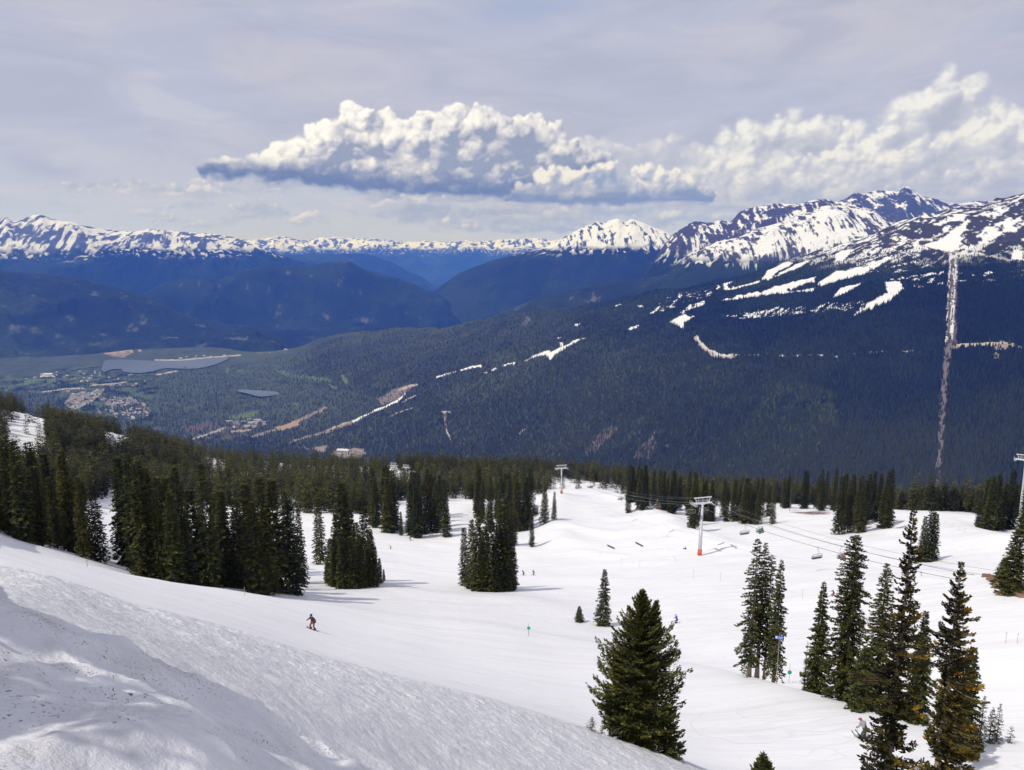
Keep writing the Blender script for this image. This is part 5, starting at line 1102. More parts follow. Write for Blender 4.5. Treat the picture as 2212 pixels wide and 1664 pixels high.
# ------------------------------------------------------------------ people
POSE = {
 'stand': dict(pel=(0, 0, .93), chest=(0, .0, 1.28), neck=(0, .01, 1.47), head=(0, .04, 1.62), sh=(.19, 0, 1.40), el=(.27, .02, 1.12), ha=(.26, .16, .90), hip=(.10, 0, .88), kn=(.13, .06, .50), an=(.15, 0, .10)),
 'ski': dict(pel=(0, -.14, .80), chest=(0, .06, 1.17), neck=(0, .15, 1.34), head=(0, .22, 1.48), sh=(.19, .08, 1.27), el=(.34, .16, 1.04), ha=(.36, .42, .98), hip=(.11, -.13, .76), kn=(.15, .16, .46), an=(.16, 0, .12)),
 'turn': dict(pel=(-.16, -.14, .70), chest=(-.05, .06, 1.06), neck=(.02, .15, 1.22), head=(.06, .22, 1.36), sh=(.19, .08, 1.16), el=(.40, .16, .98), ha=(.50, .36, .94), hip=(.11, -.13, .66), kn=(.12, .16, .42), an=(.18, 0, .12)),
 'board': dict(pel=(0, -.08, .82), chest=(0, .04, 1.18), neck=(0, .07, 1.36), head=(.03, .10, 1.51), sh=(.19, .04, 1.28), el=(.38, .05, 1.08), ha=(.52, .12, .98), hip=(.12, -.07, .78), kn=(.24, .12, .46), an=(.27, 0, .12)),
 'bend': dict(pel=(0, -.20, .90), chest=(0, .10, 1.18), neck=(0, .26, 1.28), head=(0, .38, 1.30), sh=(.19, .17, 1.25), el=(.30, .22, .97), ha=(.27, .40, .80), hip=(.11, -.18, .86), kn=(.14, .0, .50), an=(.17, -.02, .12)),
 'sit': dict(pel=(0, 0, .14), chest=(0, -.04, .50), neck=(0, .02, .68), head=(0, .08, .82), sh=(.19, -.02, .60), el=(.30, .10, .38), ha=(.24, .34, .36), hip=(.11, .02, .13), kn=(.20, .40, .36), an=(.22, .66, .10)),
 'chair': dict(pel=(0, 0, .10), chest=(0, -.03, .46), neck=(0, .0, .64), head=(0, .06, .79), sh=(.18, -.02, .56), el=(.25, .12, .32), ha=(.16, .36, .28), hip=(.09, .04, .09), kn=(.13, .46, .11), an=(.14, .50, -.32)),
}
def skinned(name, V, E, Rd, mat, parent, sub=1):
    me = bpy.data.meshes.new(name); me.from_pydata([tuple(v) for v in V], E, []); o = bpy.data.objects.new(name, me); C.objects.link(o)
    o.modifiers.new('Skin', 'SKIN'); 
    for d, r in zip(me.skin_vertices[0].data, Rd): d.radius = (r, r)
    me.skin_vertices[0].data[0].use_root = True
    sb = o.modifiers.new('Sub', 'SUBSURF'); sb.levels = sub; sb.render_levels = sub
    dg = bpy.context.evaluated_depsgraph_get(); m2 = bpy.data.meshes.new_from_object(o.evaluated_get(dg)); m2.name = name
    o.modifiers.clear(); o.data = m2; bpy.data.meshes.remove(me); m2.materials.clear(); m2.materials.append(mat)
    m2.polygons.foreach_set('use_smooth', [True]*len(m2.polygons)); o.parent = parent
    return o
def person(loc, rz, pose, label, jacket, pants, helmet, group=None, skis=None, board=None, scale=1.0, poles=None, lean=0.0, cat='person'):
    p = POSE[pose]; root = empty('person', loc, 0, label, cat, group, rot=(0, lean, rz)); root.scale = (scale,)*3
    def S(k, s): x, y, z = p[k]; off = 0 if pose != 'turn' else 0; return (x*s+off, y+(.05*s if k in ('ha', 'el') else 0), z)
    V = [p['pel'], p['chest'], p['neck'], p['head'], (p['head'][0], p['head'][1], p['head'][2]+.11)]; E = [(0, 1), (1, 2), (2, 3), (3, 4)]; Rd = [.12, .13, .055, .085, .06]
    for s in (-1, 1):
        b = len(V); sh, el, ha = S('sh', s), S('el', s), S('ha', s); f = Vector(ha)+(Vector(ha)-Vector(el)).normalized()*.09
        V += [sh, el, ha, tuple(f)]; E += [(1, b), (b, b+1), (b+1, b+2), (b+2, b+3)]; Rd += [.062, .042, .03, .036]
    for s in (-1, 1):
        b = len(V); hip, kn, an = S('hip', s), S('kn', s), S('an', s); V += [hip, kn, an, (an[0], an[1]+.14, an[2]-.04)]; E += [(0, b), (b, b+1), (b+1, b+2), (b+2, b+3)]; Rd += [.085, .058, .042, .035]
    skinned('body', V, E, Rd, M['skin'], root)
    # jacket: torso and sleeves; trousers: seat and legs
    low = Vector(p['pel'])*.85+Vector(p['chest'])*.15
    JV = [p['chest'], tuple(low), p['neck']]; JE = [(0, 1), (0, 2)]; JR = [.175, .165, .075]
    for s in (-1, 1):
        b = len(JV); sh, el, ha = S('sh', s), S('el', s), S('ha', s); JV += [sh, el, tuple(Vector(el)*.12+Vector(ha)*.88)]; JE += [(0, b), (b, b+1), (b+1, b+2)]; JR += [.088, .068, .052]
    skinned('jacket', JV, JE, JR, cloth(jacket), root)
    PV = [p['pel']]; PE = []; PR = [.15]
    for s in (-1, 1):
        b = len(PV); hip, kn, an = S('hip', s), S('kn', s), S('an', s); PV += [hip, kn, tuple(Vector(kn)*.1+Vector(an)*.9)]; PE += [(0, b), (b, b+1), (b+1, b+2)]; PR += [.115, .085, .075]
    skinned('trousers', PV, PE, PR, cloth(pants), root)
    hx, hy, hz = p['head']; hel = MB().ball((hx, hy-.01, hz+.055), (.115, .13, .125), zlo=-.3).build('helmet', cloth(helmet), root, True)
    MB().box((hx, hy+.105, hz+.02), (.15, .05, .07)).build('goggles', M['dark_steel'], hel)
    for s in (-1, 1):
        an = S('an', s); hx, hy, hz = S('ha', s)
        MB().box((an[0], an[1]+.05, an[2]-.0), (.11, .30, .17)).build('boot', M['dark_steel'], root)
        f = Vector((hx, hy, hz)); MB().ball(tuple(f+Vector((0, .03, -.02))), (.05, .065, .055), 8, 5).build('glove', M['dark_steel'], root, True)
        if skis:
            m = MB(); y0 = an[1]-.75; P = [(y0, .0), (y0+1.35, .0), (y0+1.55, .035), (y0+1.68, .12)]
            for (a, za), (b, zb) in zip(P[:-1], P[1:]): m.box((an[0], (a+b)/2, (za+zb)/2+.015), (.085, math.hypot(b-a, zb-za)+.01, .018), Matrix.Rotation(math.atan2(zb-za, b-a), 3, 'X'))
            m.build('ski', cloth(skis), root)
        if poles:
            d = empty('ski_pole', root.matrix_basis @ Vector((hx, hy+.02, hz)), rz, poles % ('left' if s < 0 else 'right'), 'ski pole')
            L = hz*scale; MB().tube([(0, .02, .06), (s*.06, -.25, -L*.95)], .012, 5).build('shaft', M['dark_steel'], d); MB().tube([(s*.055, -.23, -L*.88), (s*.056, -.235, -L*.86)], .05, 8).build('basket', M['dark_steel'], d)
    if board:
        m = MB(); P = [(-.78, .10), (-.66, .02), (-.3, 0), (.3, 0), (.66, .02), (.78, .10)]
        for (a, za), (b, zb) in zip(P[:-1], P[1:]): m.box(((a+b)/2, .03, (za+zb)/2+.012), (math.hypot(b-a, zb-za)+.012, .27, .016), Matrix.Rotation(-math.atan2(zb-za, b-a), 3, 'Y'))
        m.build('snowboard', cloth(board), root)
    return root
def on_snow(u, v, dz=0.0):
    x, y, z, ok = N0.hit(u, v); return Vector((float(x[0]), float(y[0]), float(z[0])+dz))
NAVY, RED, PINK, PURP, BLUE, GREY = (.02, .025, .08), (.45, .03, .03), (.75, .10, .22), (.10, .05, .28), (.04, .06, .40), (.30, .31, .34)
person(on_snow(676, 1361), 2.6, 'board', 'snowboarder in navy and pink jacket with orange brown trousers, alone on the white run', (.05, .02, .05), (.20, .06, .025), (.03, .07, .12), board=(.15, .12, .12), scale=1.05)
person(on_snow(1864, 1597), .35, 'bend', 'skier in pale grey jacket with pink collar bending forward beside the golden spruce', (.30, .30, .33), (.07, .085, .065), (.45, .04, .12), skis=(.12, .12, .13), poles='thin ski pole in the %s hand of the bending skier by the spruce')
person(on_snow(1355, 1326), 1.2, 'stand', 'snowboarder in dark purple jacket and red trousers behind the big bushy fir', PURP, (.40, .03, .08), NAVY, board=(.8, .15, .3))
person(on_snow(1461, 1347), .5, 'ski', 'skier in blue jacket right of the top of the big bushy fir', (.05, .06, .42), (.03, .03, .12), NAVY, skis=(.25, .2, .2))
person(on_snow(1131, 1243), 1.8, 'turn', 'left one of two skiers gliding together, in dark jacket with red', (.16, .02, .03), (.03, .03, .04), (.03, .03, .03), skis=(.05, .05, .05))
person(on_snow(1153, 1243), 1.4, 'ski', 'right one of two skiers gliding together, all in dark blue', (.04, .05, .16), (.04, .04, .10), NAVY, skis=(.05, .05, .05))
person(on_snow(886, 1168), .2, 'stand', 'upright snowboarder in dark grey on the empty slope left of centre', (.05, .06, .06), (.05, .05, .05), (.04, .04, .04), board=(.1, .1, .1))
person(on_snow(844, 1186), 1.6, 'turn', 'skier in pale yellow leaning into a turn on the slope left of centre', (.50, .47, .25), (.30, .29, .18), (.4, .4, .3), skis=(.3, .3, .25))
person(on_snow(1481, 1187), 1.0, 'sit', 'snowboarder in blue sitting in the snow left of the near lift tower', (.04, .05, .35), (.03, .03, .15), NAVY, board=(.05, .05, .08))
person(on_snow(1798, 1288), 1.9, 'turn', 'skier in purple jacket and red trousers carving beside the pointed fir top', (.08, .05, .20), (.35, .03, .05), (.06, .04, .15), skis=(.3, .05, .05), lean=-.25)
person(on_snow(1944, 1283), 2.4, 'turn', 'skier in slate blue carving left of the very tall golden tipped spruce', (.07, .10, .17), (.08, .09, .12), (.1, .1, .12), skis=(.1, .1, .15), lean=.2)
person(on_snow(704, 1191), .4, 'stand', 'small blue figure in the gap beside the round clump of firs', BLUE, NAVY, NAVY, skis=(.1, .1, .2))
# ------------------------------------------------------------------ chairlift
def T_at(u, v, r): return unproject(u, v, r)
t1b = on_snow(1511, 1200); r1 = math.hypot(t1b.x, t1b.y); t2b = on_snow(1213, 1066.5); r2 = math.hypot(t2b.x, t2b.y)
t1t = T_at(1518, 1087, r1); t2t = T_at(1213, 1012, r2); t0t = T_at(2430, 1300, 150); t0b = Vector((t0t.x, t0t.y, N0.ground(t0t.x, t0t.y)))
def lift_tower(base, top, along, label, half=2.9, group=None, orange=True, pale='steel', gantry=True):
    a = math.atan2(along.y, along.x)-math.pi/2      # local +y runs along the rope, +x across
    o = empty('lift_tower', base, a, label, 'lift tower', group)
    R = Matrix.Rotation(-a, 3, 'Z'); T = R @ (top-base); h = T.z
    lx = lambda t: (T.x*t, T.y*t, h*t)
    MB().tube([lx(-.04), lx(.5), lx(.5001), lx(.985)], [.62, .50, .44, .34], 14).build('mast', M[pale], o, True)
    if orange: MB().tube([lx(.012), lx(.115)], [.72, .70], 14).build('base_padding', M['orange'], o, True)
    m = MB(); m.box((T.x, T.y, h), (2*half+.5, .55, .5)); m.box((T.x, T.y, h-.3), (1.3, .5, .4)); m.build('crossarm', M['white_steel'], o)
    if gantry:
        m = MB()
        for s in (-1, 1): m.box((T.x+s*half*.82, T.y, h+.95), (.16, .16, 1.75), Matrix.Rotation(s*.25, 3, 'Y'))
        m.box((T.x, T.y, h+1.85), (2*half+.3, .28, .26)); m.box((T.x, T.y, h+1.05), (2*half*.78, .06, .06)); m.box((T.x, T.y, h+.7), (2*half*.72, .06, .06))
        for s in (-.35, 0, .35): m.box((T.x+s*half*1.5, T.y, h+.9), (.07, .07, 1.7))
        m.build('lifting_frame', M['white_steel'], o)
    for s in (-1, 1):
        m = MB(); m.box((T.x+s*half, T.y, h-.12), (.12, 4.2, .2)); m.box((T.x+s*half+.45*s, T.y, h-.35), (.5, 4.0, .05))
        for k in (-1.9, 0, 1.9): m.box((T.x+s*(half+.65), T.y+k, h+.15), (.05, .05, 1.0))
        m.box((T.x+s*(half+.65), T.y, h+.62), (.05, 3.9, .05))
        tr = m.build('sheave_train', M['steel'], o)
        for k in range(8): y = T.y-1.9+k*3.8/7; MB().tube([(T.x+s*half-.06, y, h-.42), (T.x+s*half+.06, y, h-.42)], .24, 10).build('wheel', M['dark_steel'], tr)
    m = MB()
    for s in (-1, 1): m.tube([(T.x*.1+s*.2-.0, T.y*.1-.75, h*.12), (T.x+s*.2, T.y-.55, h*.97)], .03, 4)
    for k in range(30): t = .13+.83*k/29; m.box((T.x*t, T.y*t-.75+.2*t, h*t), (.4, .03, .03))
    m.build('ladder', M['steel'], o)
    return o
d10 = (t0t-t1t); d21 = (t1t-t2t); al1 = (d10.normalized()+d21.normalized()); al1.z = 0; al1.normalize()
lift_tower(t1b, t1t, al1, 'grey steel chairlift tower with orange padded foot, the nearest tower, in mid snow')
al2 = d21.copy(); al2.z = 0; al2.normalize()
lift_tower(t2b, t2t, al2, 'small distant chairlift tower with orange foot on the white rise left of centre')
lift_tower(t0b, t0t, al1, 'chairlift tower standing just beyond the right edge of the photo')
# other lines
b3 = at_ur(2216, 330, 1030); b3 = Vector(b3); lift_tower(b3, T_at(2216, 994, 330), Vector((.5, .85, 0)), 'tall pale lift tower cut by the right edge, rising over dark firs', 3.0, None, False)
for i, (u, vt, r) in enumerate(((850, 1006, 520), (877, 1010, 540))):
    b = Vector(at_ur(u, r, 1020)); lift_tower(b, T_at(u, vt, r), Vector((.2, 1, 0)), ('pale lift tower head above the snow gap at left of centre, the left of two', 'pale lift tower head above the snow gap at left of centre, the right of two')[i], 2.2, None, False)
def perp(d): q = Vector((d.y, -d.x, 0)); return q.normalized()
def rope_pts(side, lift=0.0, half=2.9):
    tops = [t2t-al2*110+Vector((0, 0, -42)), t2t, t1t, t0t, t0t+al1*90+Vector((0, 0, 22))]
    al = [al2, al2, al1, al1, al1]; A = [t+perp(a)*(-side*half)+Vector((0, 0, -.2+lift)) for t, a in zip(tops, al)]
    out = []
    for k in range(4):
        L = (A[k+1]-A[k]).length; sag = L*.028*(1 if lift == 0 else 1.1); n = 24
        for i in range(n+(k == 3)): t = i/n; q = A[k].lerp(A[k+1], t); q.z -= 4*sag*t*(1-t); out.append(q)
    return out
ROPES = {}
for side, lab in ((-1, 'far haul rope of the chairlift, carrying the empty chairs'), (1, 'near haul rope of the chairlift, carrying the occupied chairs')):
    pts = rope_pts(side); ROPES[side] = pts
    tag(MB().tube(pts, .05, 5).build('haul_rope', M['rope']), lab, 'cable')
for side, lab in ((-1, 'thin upper signal cable strung over the far side of the lift towers'), (1, 'thin upper signal cable strung over the near side of the lift towers')):
    tag(MB().tube(rope_pts(side, 2.0, 2.4), .028, 5).build('signal_cable', M['rope']), lab, 'cable')
def lift_chair(p, ang, label, group=None):
    o = empty('lift_chair', p, ang, label, 'chairlift chair', group); W = 1.5; z1, z0 = -1.75, -3.05
    hg = MB().tube([(0, 0, -.05), (.06, 0, -.5), (.06, -.25, -1.0), (0, -.35, -1.4), (0, -.2, z1)], .055, 6).build('hanger', M['chair_steel'], o, True); MB().box((0, 0, 0), (.14, .5, .22)).build('grip', M['chair_steel'], hg)
    c = .22; fr = [(-W+c, 0, z1), (W-c, 0, z1), (W, 0, z1-c), (W, .0, z0+c), (W-c, .1, z0), (-W+c, .1, z0), (-W, .0, z0+c), (-W, 0, z1-c)]
    MB().tube(fr, .065, 6, True).build('frame', M['chair_steel'], o, True)
    m = MB(); m.box((0, .25, z0+.18), (2*W-.1, .5, .08)); m.build('seat', M['dark_steel'], o)
    m = MB()
    for k in (.34, .56, .80): m.box((0, -.02, z0+k), (2*W-.1, .05, .07))
    for k in range(7): m.box((-W+.15+k*(2*W-.3)/6, -.03, z0+.5), (.05, .04, .62))
    m.build('backrest', M['dark_steel'], o)
    m = MB()
    for k in range(5): m.tube([(-W+.5+k*.5, .02, z0+.2), (-W+.5+k*.5, .48, z0+.38)], .02, 4)
    m.tube([(-W, 0, z0+.45), (-W+.05, .55, z0+.62), (W-.05, .55, z0+.62), (W, 0, z0+.45)], .028, 5); m.tube([(-W+.3, .55, z0+.62), (-W+.4, .75, z0-.25), (W-.4, .75, z0-.25), (W-.3, .55, z0+.62)], .022, 5)
    m.build('safety_bar', M['chair_steel'], o)
    return o
def at_rope(side, u):
    P = ROPES[side]; best = None
    for a, b in zip(P[:-1], P[1:]):
        ua, ub = project(a)[0], project(b)[0]
        if a.y > 20 and b.y > 20 and min(ua, ub) <= u <= max(ua, ub): t = (u-ua)/(ub-ua+1e-9); best = (a.lerp(b, t), (b-a).normalized())
    return best
def rider(chair_o, k, n, label, jacket, pants, helmet):
    W = 1.2; x = -W+(k+.5)*2*W/n; m = Matrix.LocRotScale(chair_o.location, chair_o.rotation_euler, None)
    person(m @ Vector((x, .18, -2.86)), chair_o.rotation_euler.z, 'chair', label, jacket, pants, helmet)
EMPTYL = {1251: 'empty lift chair nearest the small distant tower', 1404: 'empty lift chair over dark firs, left above the chair with red riders', 1494: 'empty lift chair hanging just left of the near tower mast', 1610: 'empty lift chair in front of dark firs right of the near tower', 1767: 'empty lift chair hanging over open white snow, clear of all trees', 1990: 'empty lift chair half hidden behind the very tall golden tipped spruce'}
for u, lab in EMPTYL.items():
    p, d = at_rope(-1, u); lift_chair(p, math.atan2(d.y, d.x)-math.pi/2+math.pi, lab)
OCC = {1275: ('lift chair with two dark riders low over the far white rise', [((.05, .05, .06), 'dark grey clothing, left seat'), ((.04, .05, .09), 'black clothing, right seat')], 'on the chair over the far rise'),
       1341: ('lift chair with one dark rider just over the far edge of the snow', [((.05, .05, .05), 'dark clothing')], 'alone on the far chair by the snow edge'),
       1420: ('lift chair filled with red clad riders before the dark firs', [((.50, .03, .05), 'red jacket, left end'), ((.40, .04, .08), 'dull red jacket, middle'), ((.62, .05, .10), 'bright red jacket, right end')], 'on the chair before dark firs'),
       1520: ('lift chair with two riders crossing in front of the near tower mast', [((.04, .05, .07), 'black jacket, left'), ((.25, .25, .28), 'grey jacket, right')], 'on the chair crossing the tower mast'),
       1642: ('lift chair with green and blue riders above the twin topped dark fir', [((.10, .13, .28), 'slate blue jacket, outer left'), ((.08, .25, .45), 'light blue jacket, inner left'), ((.03, .35, .20), 'teal green jacket, inner right'), ((.15, .75, .08), 'neon green jacket, outer right')], 'on the chair above the twin topped fir'),
       1818: ('lift chair with yellow and orange riders partly behind the broadest tall fir', [((.75, .45, .03), 'yellow jacket'), ((.70, .18, .05), 'orange jacket'), ((.60, .50, .40), 'cream jacket'), ((.08, .12, .25), 'dark blue jacket')], 'on the chair beside the broadest fir'),
       2101: ('empty dark seated lift chair right behind the rightmost golden spruce top', [], '')}
for u, (lab, who, where) in OCC.items():
    p, d = at_rope(1, u); o = lift_chair(p, math.atan2(d.y, d.x)-math.pi/2+.25, lab)
    for k, (jc, desc) in enumerate(who): rider(o, k, max(len(who), 3) if len(who) > 1 else 1, 'lift rider in %s, %s' % (desc, where), jc, (.06, .06, .08) if jc[0] < .4 else (.15, .12, .12), (.08, .08, .09))
# ------------------------------------------------------------------ piste furniture
def pole_marker(u, v, hpx, label, lean=0.0, disc=None, group=None, thick=.03, name='trail_pole'):
    p = on_snow(u, v); r = math.hypot(p.x, p.y); h = hpx/PF*r*1.06
    o = empty(name, p, 0, label, 'trail pole', group)
    MB().tube([(0, 0, -.3), (lean*h*.5, 0, h*.5), (lean*h, 0, h)], [thick, thick*.9, thick*.7], 6).build('shaft', M['bamboo'] if not disc else M['dark_steel'], o)
    if disc:
        MB().tube([(0, -.03, h*.72), (0, .03, h*.72)], .26, 16).build('disc', cloth(disc), o)
        MB().tube([(lean*h, 0, h), (lean*h, 0, h+.5)], [.02, .01], 5).build('tip', M['dark_steel'], o)
    else: MB().tube([(lean*h*.9, 0, h*.9), (lean*h, 0, h)], [thick*1.5, thick*1.5], 6).build('cap', cloth((.25, .2, .18)), o)
    return o
pole_marker(1142, 1374, 26, 'trail pole with a round green disc standing on the run crest at centre', disc=(.02, .42, .25), thick=.035)
PM = [(189, 1224, 12, 'thin trail pole on the run crest near the left edge grove', 0), (529, 1288, 20, 'thin trail pole before the small full fir of the big grove', 0), (1342, 1222, 17, 'thin trail pole left of the leaning ones in the open snow', 0), (1381, 1227, 16, 'slightly tilted thin trail pole above the slim lone fir', .05),
      (1462, 1215, 14, 'strongly leaning thin trail pole in the open snow right of centre', -.5), (1498, 1250, 19, 'upright thin trail pole below the near lift tower', -.03), (1556, 1257, 20, 'upright thin trail pole right below the near lift tower', -.02), (1169, 1188, 13, 'thin trail pole beside the lone narrow fir', 0),
      (1733, 1293, 19, 'thin trail pole left of the carving skier in purple', 0), (2172, 1389, 20, 'left of two thin poles at the right edge below the rocks', 0), (2197, 1391, 20, 'right of two thin poles at the right edge below the rocks', 0), (1296, 1204, 10, 'short pale post in the open snow left of the rail boxes', 0)]
for u, v, h, lab, ln in PM: pole_marker(u, v, h, lab, ln)
def fence(pts, hpx, label):
    P = [on_snow(u, v) for u, v in pts]; o = empty('rope_fence', P[0], 0, label, 'fence'); r = math.hypot(P[0].x, P[0].y); h = hpx/PF*r
    for p in P: q = p-P[0]; MB().tube([(q.x, q.y, q.z-.3), (q.x, q.y, q.z+h)], .035, 5).build('post', M['bamboo'], o)
    m = MB()
    for k in (.45, .9): m.tube([tuple(p-P[0]+Vector((0, 0, h*k))) for p in P], .014, 4)
    m.build('rope', cloth((.5, .35, .28)), o)
fence([(880, 1139), (912, 1147), (952, 1154), (991, 1161), (1012, 1165)], 12, 'low rope fence on thin poles curving across the slope behind the upper skiers')
fence([(2041, 1134), (2056, 1141), (2070, 1147), (2084, 1152)], 9, 'short rope fence in the white bowl near the right edge stand')
def park_box(u0, v0, u1, v1, label):
    a, b = on_snow(u0, v0), on_snow(u1, v1); d = b-a; o = empty('park_rail', a, math.atan2(d.y, d.x), label, 'terrain park box'); L = d.length; tilt = Matrix.Rotation(-math.atan2(d.z, math.hypot(d.x, d.y)), 3, 'Y')
    MB().box(tuple(tilt @ Vector((L/2, 0, .45))), (L, .5, .18), tilt).build('deck', M['dark_steel'], o)
    m = MB()
    for t in (.15, .5, .85): q = tilt @ Vector((L*t, 0, 0)); m.box((q.x, q.y, q.z+.1), (.1, .45, .6))
    m.build('support', M['steel'], o)
park_box(1312, 1180, 1327, 1187, 'left of two dark slide boxes in the snow of the terrain park')
park_box(1373, 1174, 1388, 1182, 'right of two dark slide boxes in the snow of the terrain park')
# shed and sign
p = on_snow(1158, 1112); o = empty('shed', p, .2, 'narrow weathered grey board shed among firs left of the distant tower', 'shed')
MB().box((0, 0, 1.9), (2.0, 1.8, 4.4)).build('wall', M['bark_pale'], o); MB().box((0, -.1, 4.2), (2.4, 2.3, .15), Matrix.Rotation(.18, 3, 'X')).build('roof', M['steel'], o); MB().box((.1, -.915, .95), (.8, .03, 1.9)).build('door', M['bark'], o)
a = at_ur(1684, 71.5, 1377); sg = unproject(1683, 1377, 71.5); o = empty('trail_sign', a, -.33, 'blue sign with white marks on a pale pole before the three firs', 'sign')
h = sg.z-a[2]; MB().tube([(0, 0, -.3), (0, 0, h+.3)], .04, 8).build('post', M['bark_pale'], o)
MB().box((0, -.06, h), (.82, .03, .40)).build('panel', cloth((.02, .07, .42)), o)
m = MB(); m.box((-.28, -.078, h), (.2, .006, .24)); m.box((.10, -.078, h+.07), (.44, .006, .06)); m.box((.08, -.078, h-.07), (.38, .006, .05)); m.build('marking', M['white_steel'], o)
pole_marker(1704, 1476, 34, 'slim green topped marker pole at the foot of the three firs', disc=(.02, .35, .22), thick=.02)
# rocks at the right edge and by the knoll
def rock(u, v, sx, sy, sz, label, seed):
    p = on_snow(u, v); r = random.Random(seed); m = MB(); m.ball((0, 0, 0), (1, 1, 1), 14, 9); V = []
    for q in m.v:
        q = Vector(q); n = q.normalized(); k = 1+.28*float(gnoise(np.array([n.x*2.1+seed]), np.array([n.y*2.1+n.z*1.7]), 5)[0])+.16*float(gnoise(np.array([n.x*5+seed]), np.array([n.y*5-n.z*4]), 6)[0])
        q = q*k; q.z = min(q.z, .62+.12*n.x); V.append((q.x*sx, q.y*sy, q.z*sz))
    m.v = V; o = m.build('rock', M['rock']); o.location = p-Vector((0, 0, sz*.25)); o.rotation_euler = (0, .1, r.uniform(0, 3)); tag(o, label, 'rock')
for k, (u, v, sx, sy, sz, lab) in enumerate(((2137, 1246, 1.7, 1.2, .7, 'smaller reddish rock at the left tip of the outcrop on the right edge'), (2160, 1252, 2.6, 1.7, 1.0, 'jagged brown rock in the middle of the outcrop on the right edge'), (2192, 1270, 4.2, 2.6, 1.6, 'largest red brown rock of the outcrop under the bushy fir on the right edge'), (2182, 1286, 2.0, 1.3, .6, 'flat dark rock lying lowest in front of the outcrop on the right edge'), (2222, 1284, 3.4, 2.6, 1.5, 'brown rock cut by the right edge of the photo below the bushy fir'))):
    rock(u, v, sx, sy, sz, lab, k+3)
# ------------------------------------------------------------------ buildings far below
def house_mesh(L, W, H, wall, roof, nm):
    m = MB(); m.box((0, 0, H/2-2), (L, W, H+4)); b = len(m.v)
    e = .8; m.v += [(-L/2-e, -W/2-e, H), (L/2+e, -W/2-e, H), (L/2+e, W/2+e, H), (-L/2-e, W/2+e, H), (-L/2-e, 0, H+W*.32), (L/2+e, 0, H+W*.32)]
    nf = len(m.f); m.f += [(b, b+1, b+5, b+4), (b+2, b+3, b+4, b+5), (b+1, b+2, b+5), (b+3, b, b+4), (b, b+3, b+2, b+1)]
    me = bpy.data.meshes.new(nm); me.from_pydata(m.v, [], m.f); me.materials.append(wall); me.materials.append(roof)
    for i in range(nf, len(m.f)): me.polygons[i].material_index = 1
    return me
WALLS = [cloth(c) for c in ((.55, .52, .48), (.38, .33, .28), (.62, .60, .58))]; ROOFS = [cloth(c) for c in ((.33, .32, .33), (.42, .38, .36), (.24, .20, .19), (.60, .60, .62))]
HM = [house_mesh(L, W, H, WALLS[i % 3], ROOFS[i % 4], 'house') for i, (L, W, H) in enumerate(((16, 11, 7), (22, 13, 8), (34, 16, 11), (14, 10, 6), (48, 18, 13), (26, 14, 9)))]
hr = random.Random(31)
def village(n, zone, label, group, kinds=(0, 1, 3, 5)):
    xs = [p[0] for p in zone]; ys = [p[1] for p in zone]; done = 0; tries = 0
    while done < n and tries < n*30:
        tries += 1; x, y = hr.uniform(min(xs), max(xs)), hr.uniform(min(ys), max(ys)); ins = False
        for (x0, y0), (x1, y1) in zip(zone, zone[1:]+zone[:1]):
            if (y0 > y) != (y1 > y) and x < (x1-x0)*(y-y0)/(y1-y0)+x0: ins = not ins
        if not ins: continue
        px, py, pz, ok = V1.hit(x, y)
        if not ok[0]: continue
        o = bpy.data.objects.new('house', HM[hr.choice(kinds)]); C.objects.link(o); o.location = (px[0], py[0], pz[0]); o.rotation_euler = (0, 0, hr.uniform(-.6, .6)); tag(o, label, 'house', group); done += 1
village(46, C_([(640, 1215), (850, 1210), (940, 1300), (900, 1360), (640, 1330)]), 'small pale house in the village at the valley bottom nearest the left forest ridge', 'houses of the near village')
village(26, C_([(400, 1180), (600, 1170), (640, 1230), (430, 1290)]), 'pale building on the light flats left of the near village', 'buildings on the light flats', (1, 2, 5))
village(40, C_([(120, 1070), (560, 1040), (940, 1090), (900, 1150), (200, 1140)]), 'pale roof scattered in the green town strip just below the lake', 'houses below the lake')
village(16, C_([(1400, 1370), (1600, 1340), (1640, 1380), (1430, 1440)]), 'white building by the light green field at the foot of the ski runs', 'buildings by the field', (2, 4, 5))
village(18, C_([(1520, 890), (1700, 850), (1900, 845), (1760, 930)]), 'tiny pale house on the far shore road beyond the lake', 'houses beyond the lake')
village(12, C_([(950, 975), (1450, 950), (1440, 965), (960, 990)]), 'tiny building on the pale far shore of the lake', 'buildings on the far lake shore')
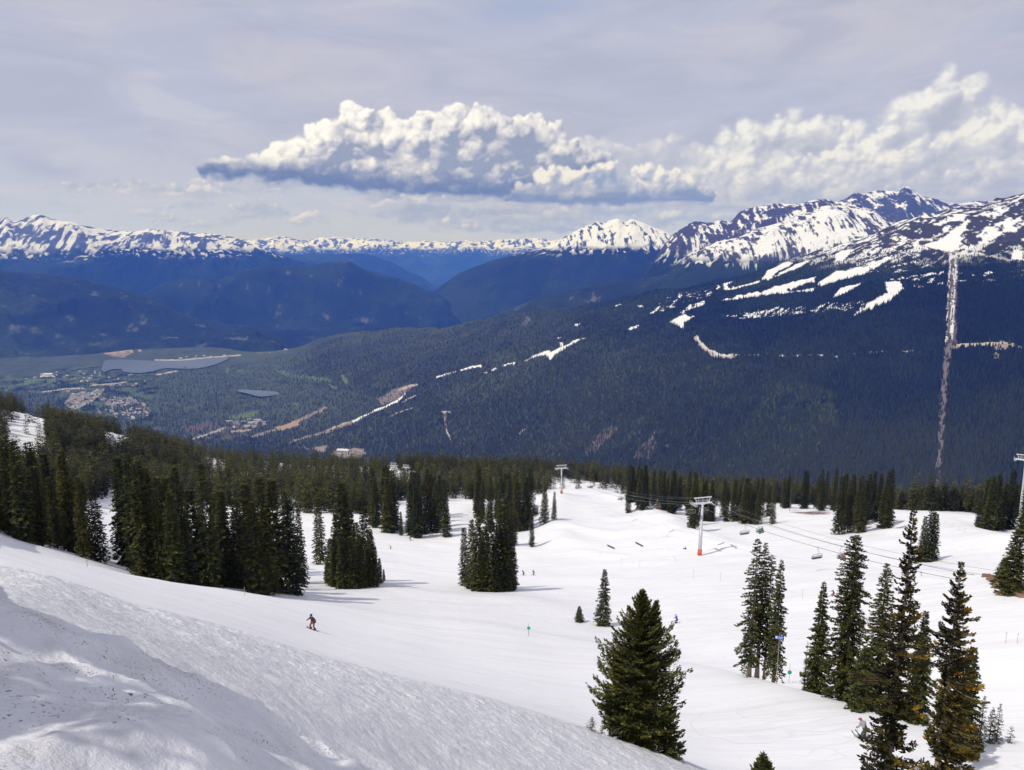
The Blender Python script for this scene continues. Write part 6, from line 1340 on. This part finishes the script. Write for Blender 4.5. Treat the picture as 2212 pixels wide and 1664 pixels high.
def big_building(u, v, L, W, H, rz, label, wall, roof):
    px, py, pz, ok = V1.hit(u, v); o = empty('building', (px[0], py[0], pz[0]), rz, label, 'building'); e = 1.5
    wl = MB().box((0, 0, H/2-3), (L, W, H+6)).build('wall', cloth(wall), o)
    m = MB(); m.v = [(-L/2-e, -W/2-e, H), (L/2+e, -W/2-e, H), (L/2+e, W/2+e, H), (-L/2-e, W/2+e, H), (-L/2-e, 0, H+W*.3), (L/2+e, 0, H+W*.3)]; m.f = [(0, 1, 5, 4), (2, 3, 4, 5), (1, 2, 5), (3, 0, 4), (0, 3, 2, 1)]; m.build('roof', cloth(roof), o)
    for k in range(int(L/8)): MB().box((-L/2+4+k*8, -W/2-.1, H*.55), (4, .3, H*.4)).build('window', M['dark_steel'], wl)
big_building(*C_([(2110, 1552)])[0], 70, 26, 14, -.2, 'large pale lodge with a light roof on the tan clearing at the mountain foot', (.5, .48, .45), (.66, .64, .62))
big_building(*A_([(1640, 436)])[0], 60, 20, 12, .1, 'long dark lodge on the snowy shoulder left of the straight cut', (.10, .07, .06), (.16, .15, .16))
big_building(*C_([(300, 1078)])[0], 70, 30, 12, .1, 'large white roofed hall standing in the green fields below the lake', (.55, .53, .52), (.7, .68, .67))

# ------------------------------------------------------------------ haze
def haze(x0, x1, y0, y1, z0, z1, dens, col):
    co = np.array([(x, y, z) for x in (x0, x1) for y in (y0, y1) for z in (z0, z1)])
    f = np.array([(0, 1, 3, 2), (4, 6, 7, 5), (0, 4, 5, 1), (2, 3, 7, 6), (0, 2, 6, 4), (1, 5, 7, 3)])
    m = bpy.data.materials.new('haze'); m.use_nodes = True; t = m.node_tree; t.nodes.clear()
    o = t.nodes.new('ShaderNodeOutputMaterial'); v = t.nodes.new('ShaderNodeVolumePrincipled')
    v.inputs['Density'].default_value = dens; v.inputs['Color'].default_value = (*col, 1); v.inputs['Absorption Color'].default_value = HAZE_ABS
    v.inputs['Anisotropy'].default_value = 0.1
    t.links.new(v.outputs[0], o.inputs['Volume'])
    tag(raw_mesh('haze', co, f, m), 'thin blue haze in the air over the valley', 'haze', kind='stuff')
HAZE_ABS = (1, 1, 1, 1)
HAZE_D = 3.9e-5
haze(-45000, 45000, -3000, 43500, -1500, 1200, HAZE_D, (0.068, 0.21, 1.0))
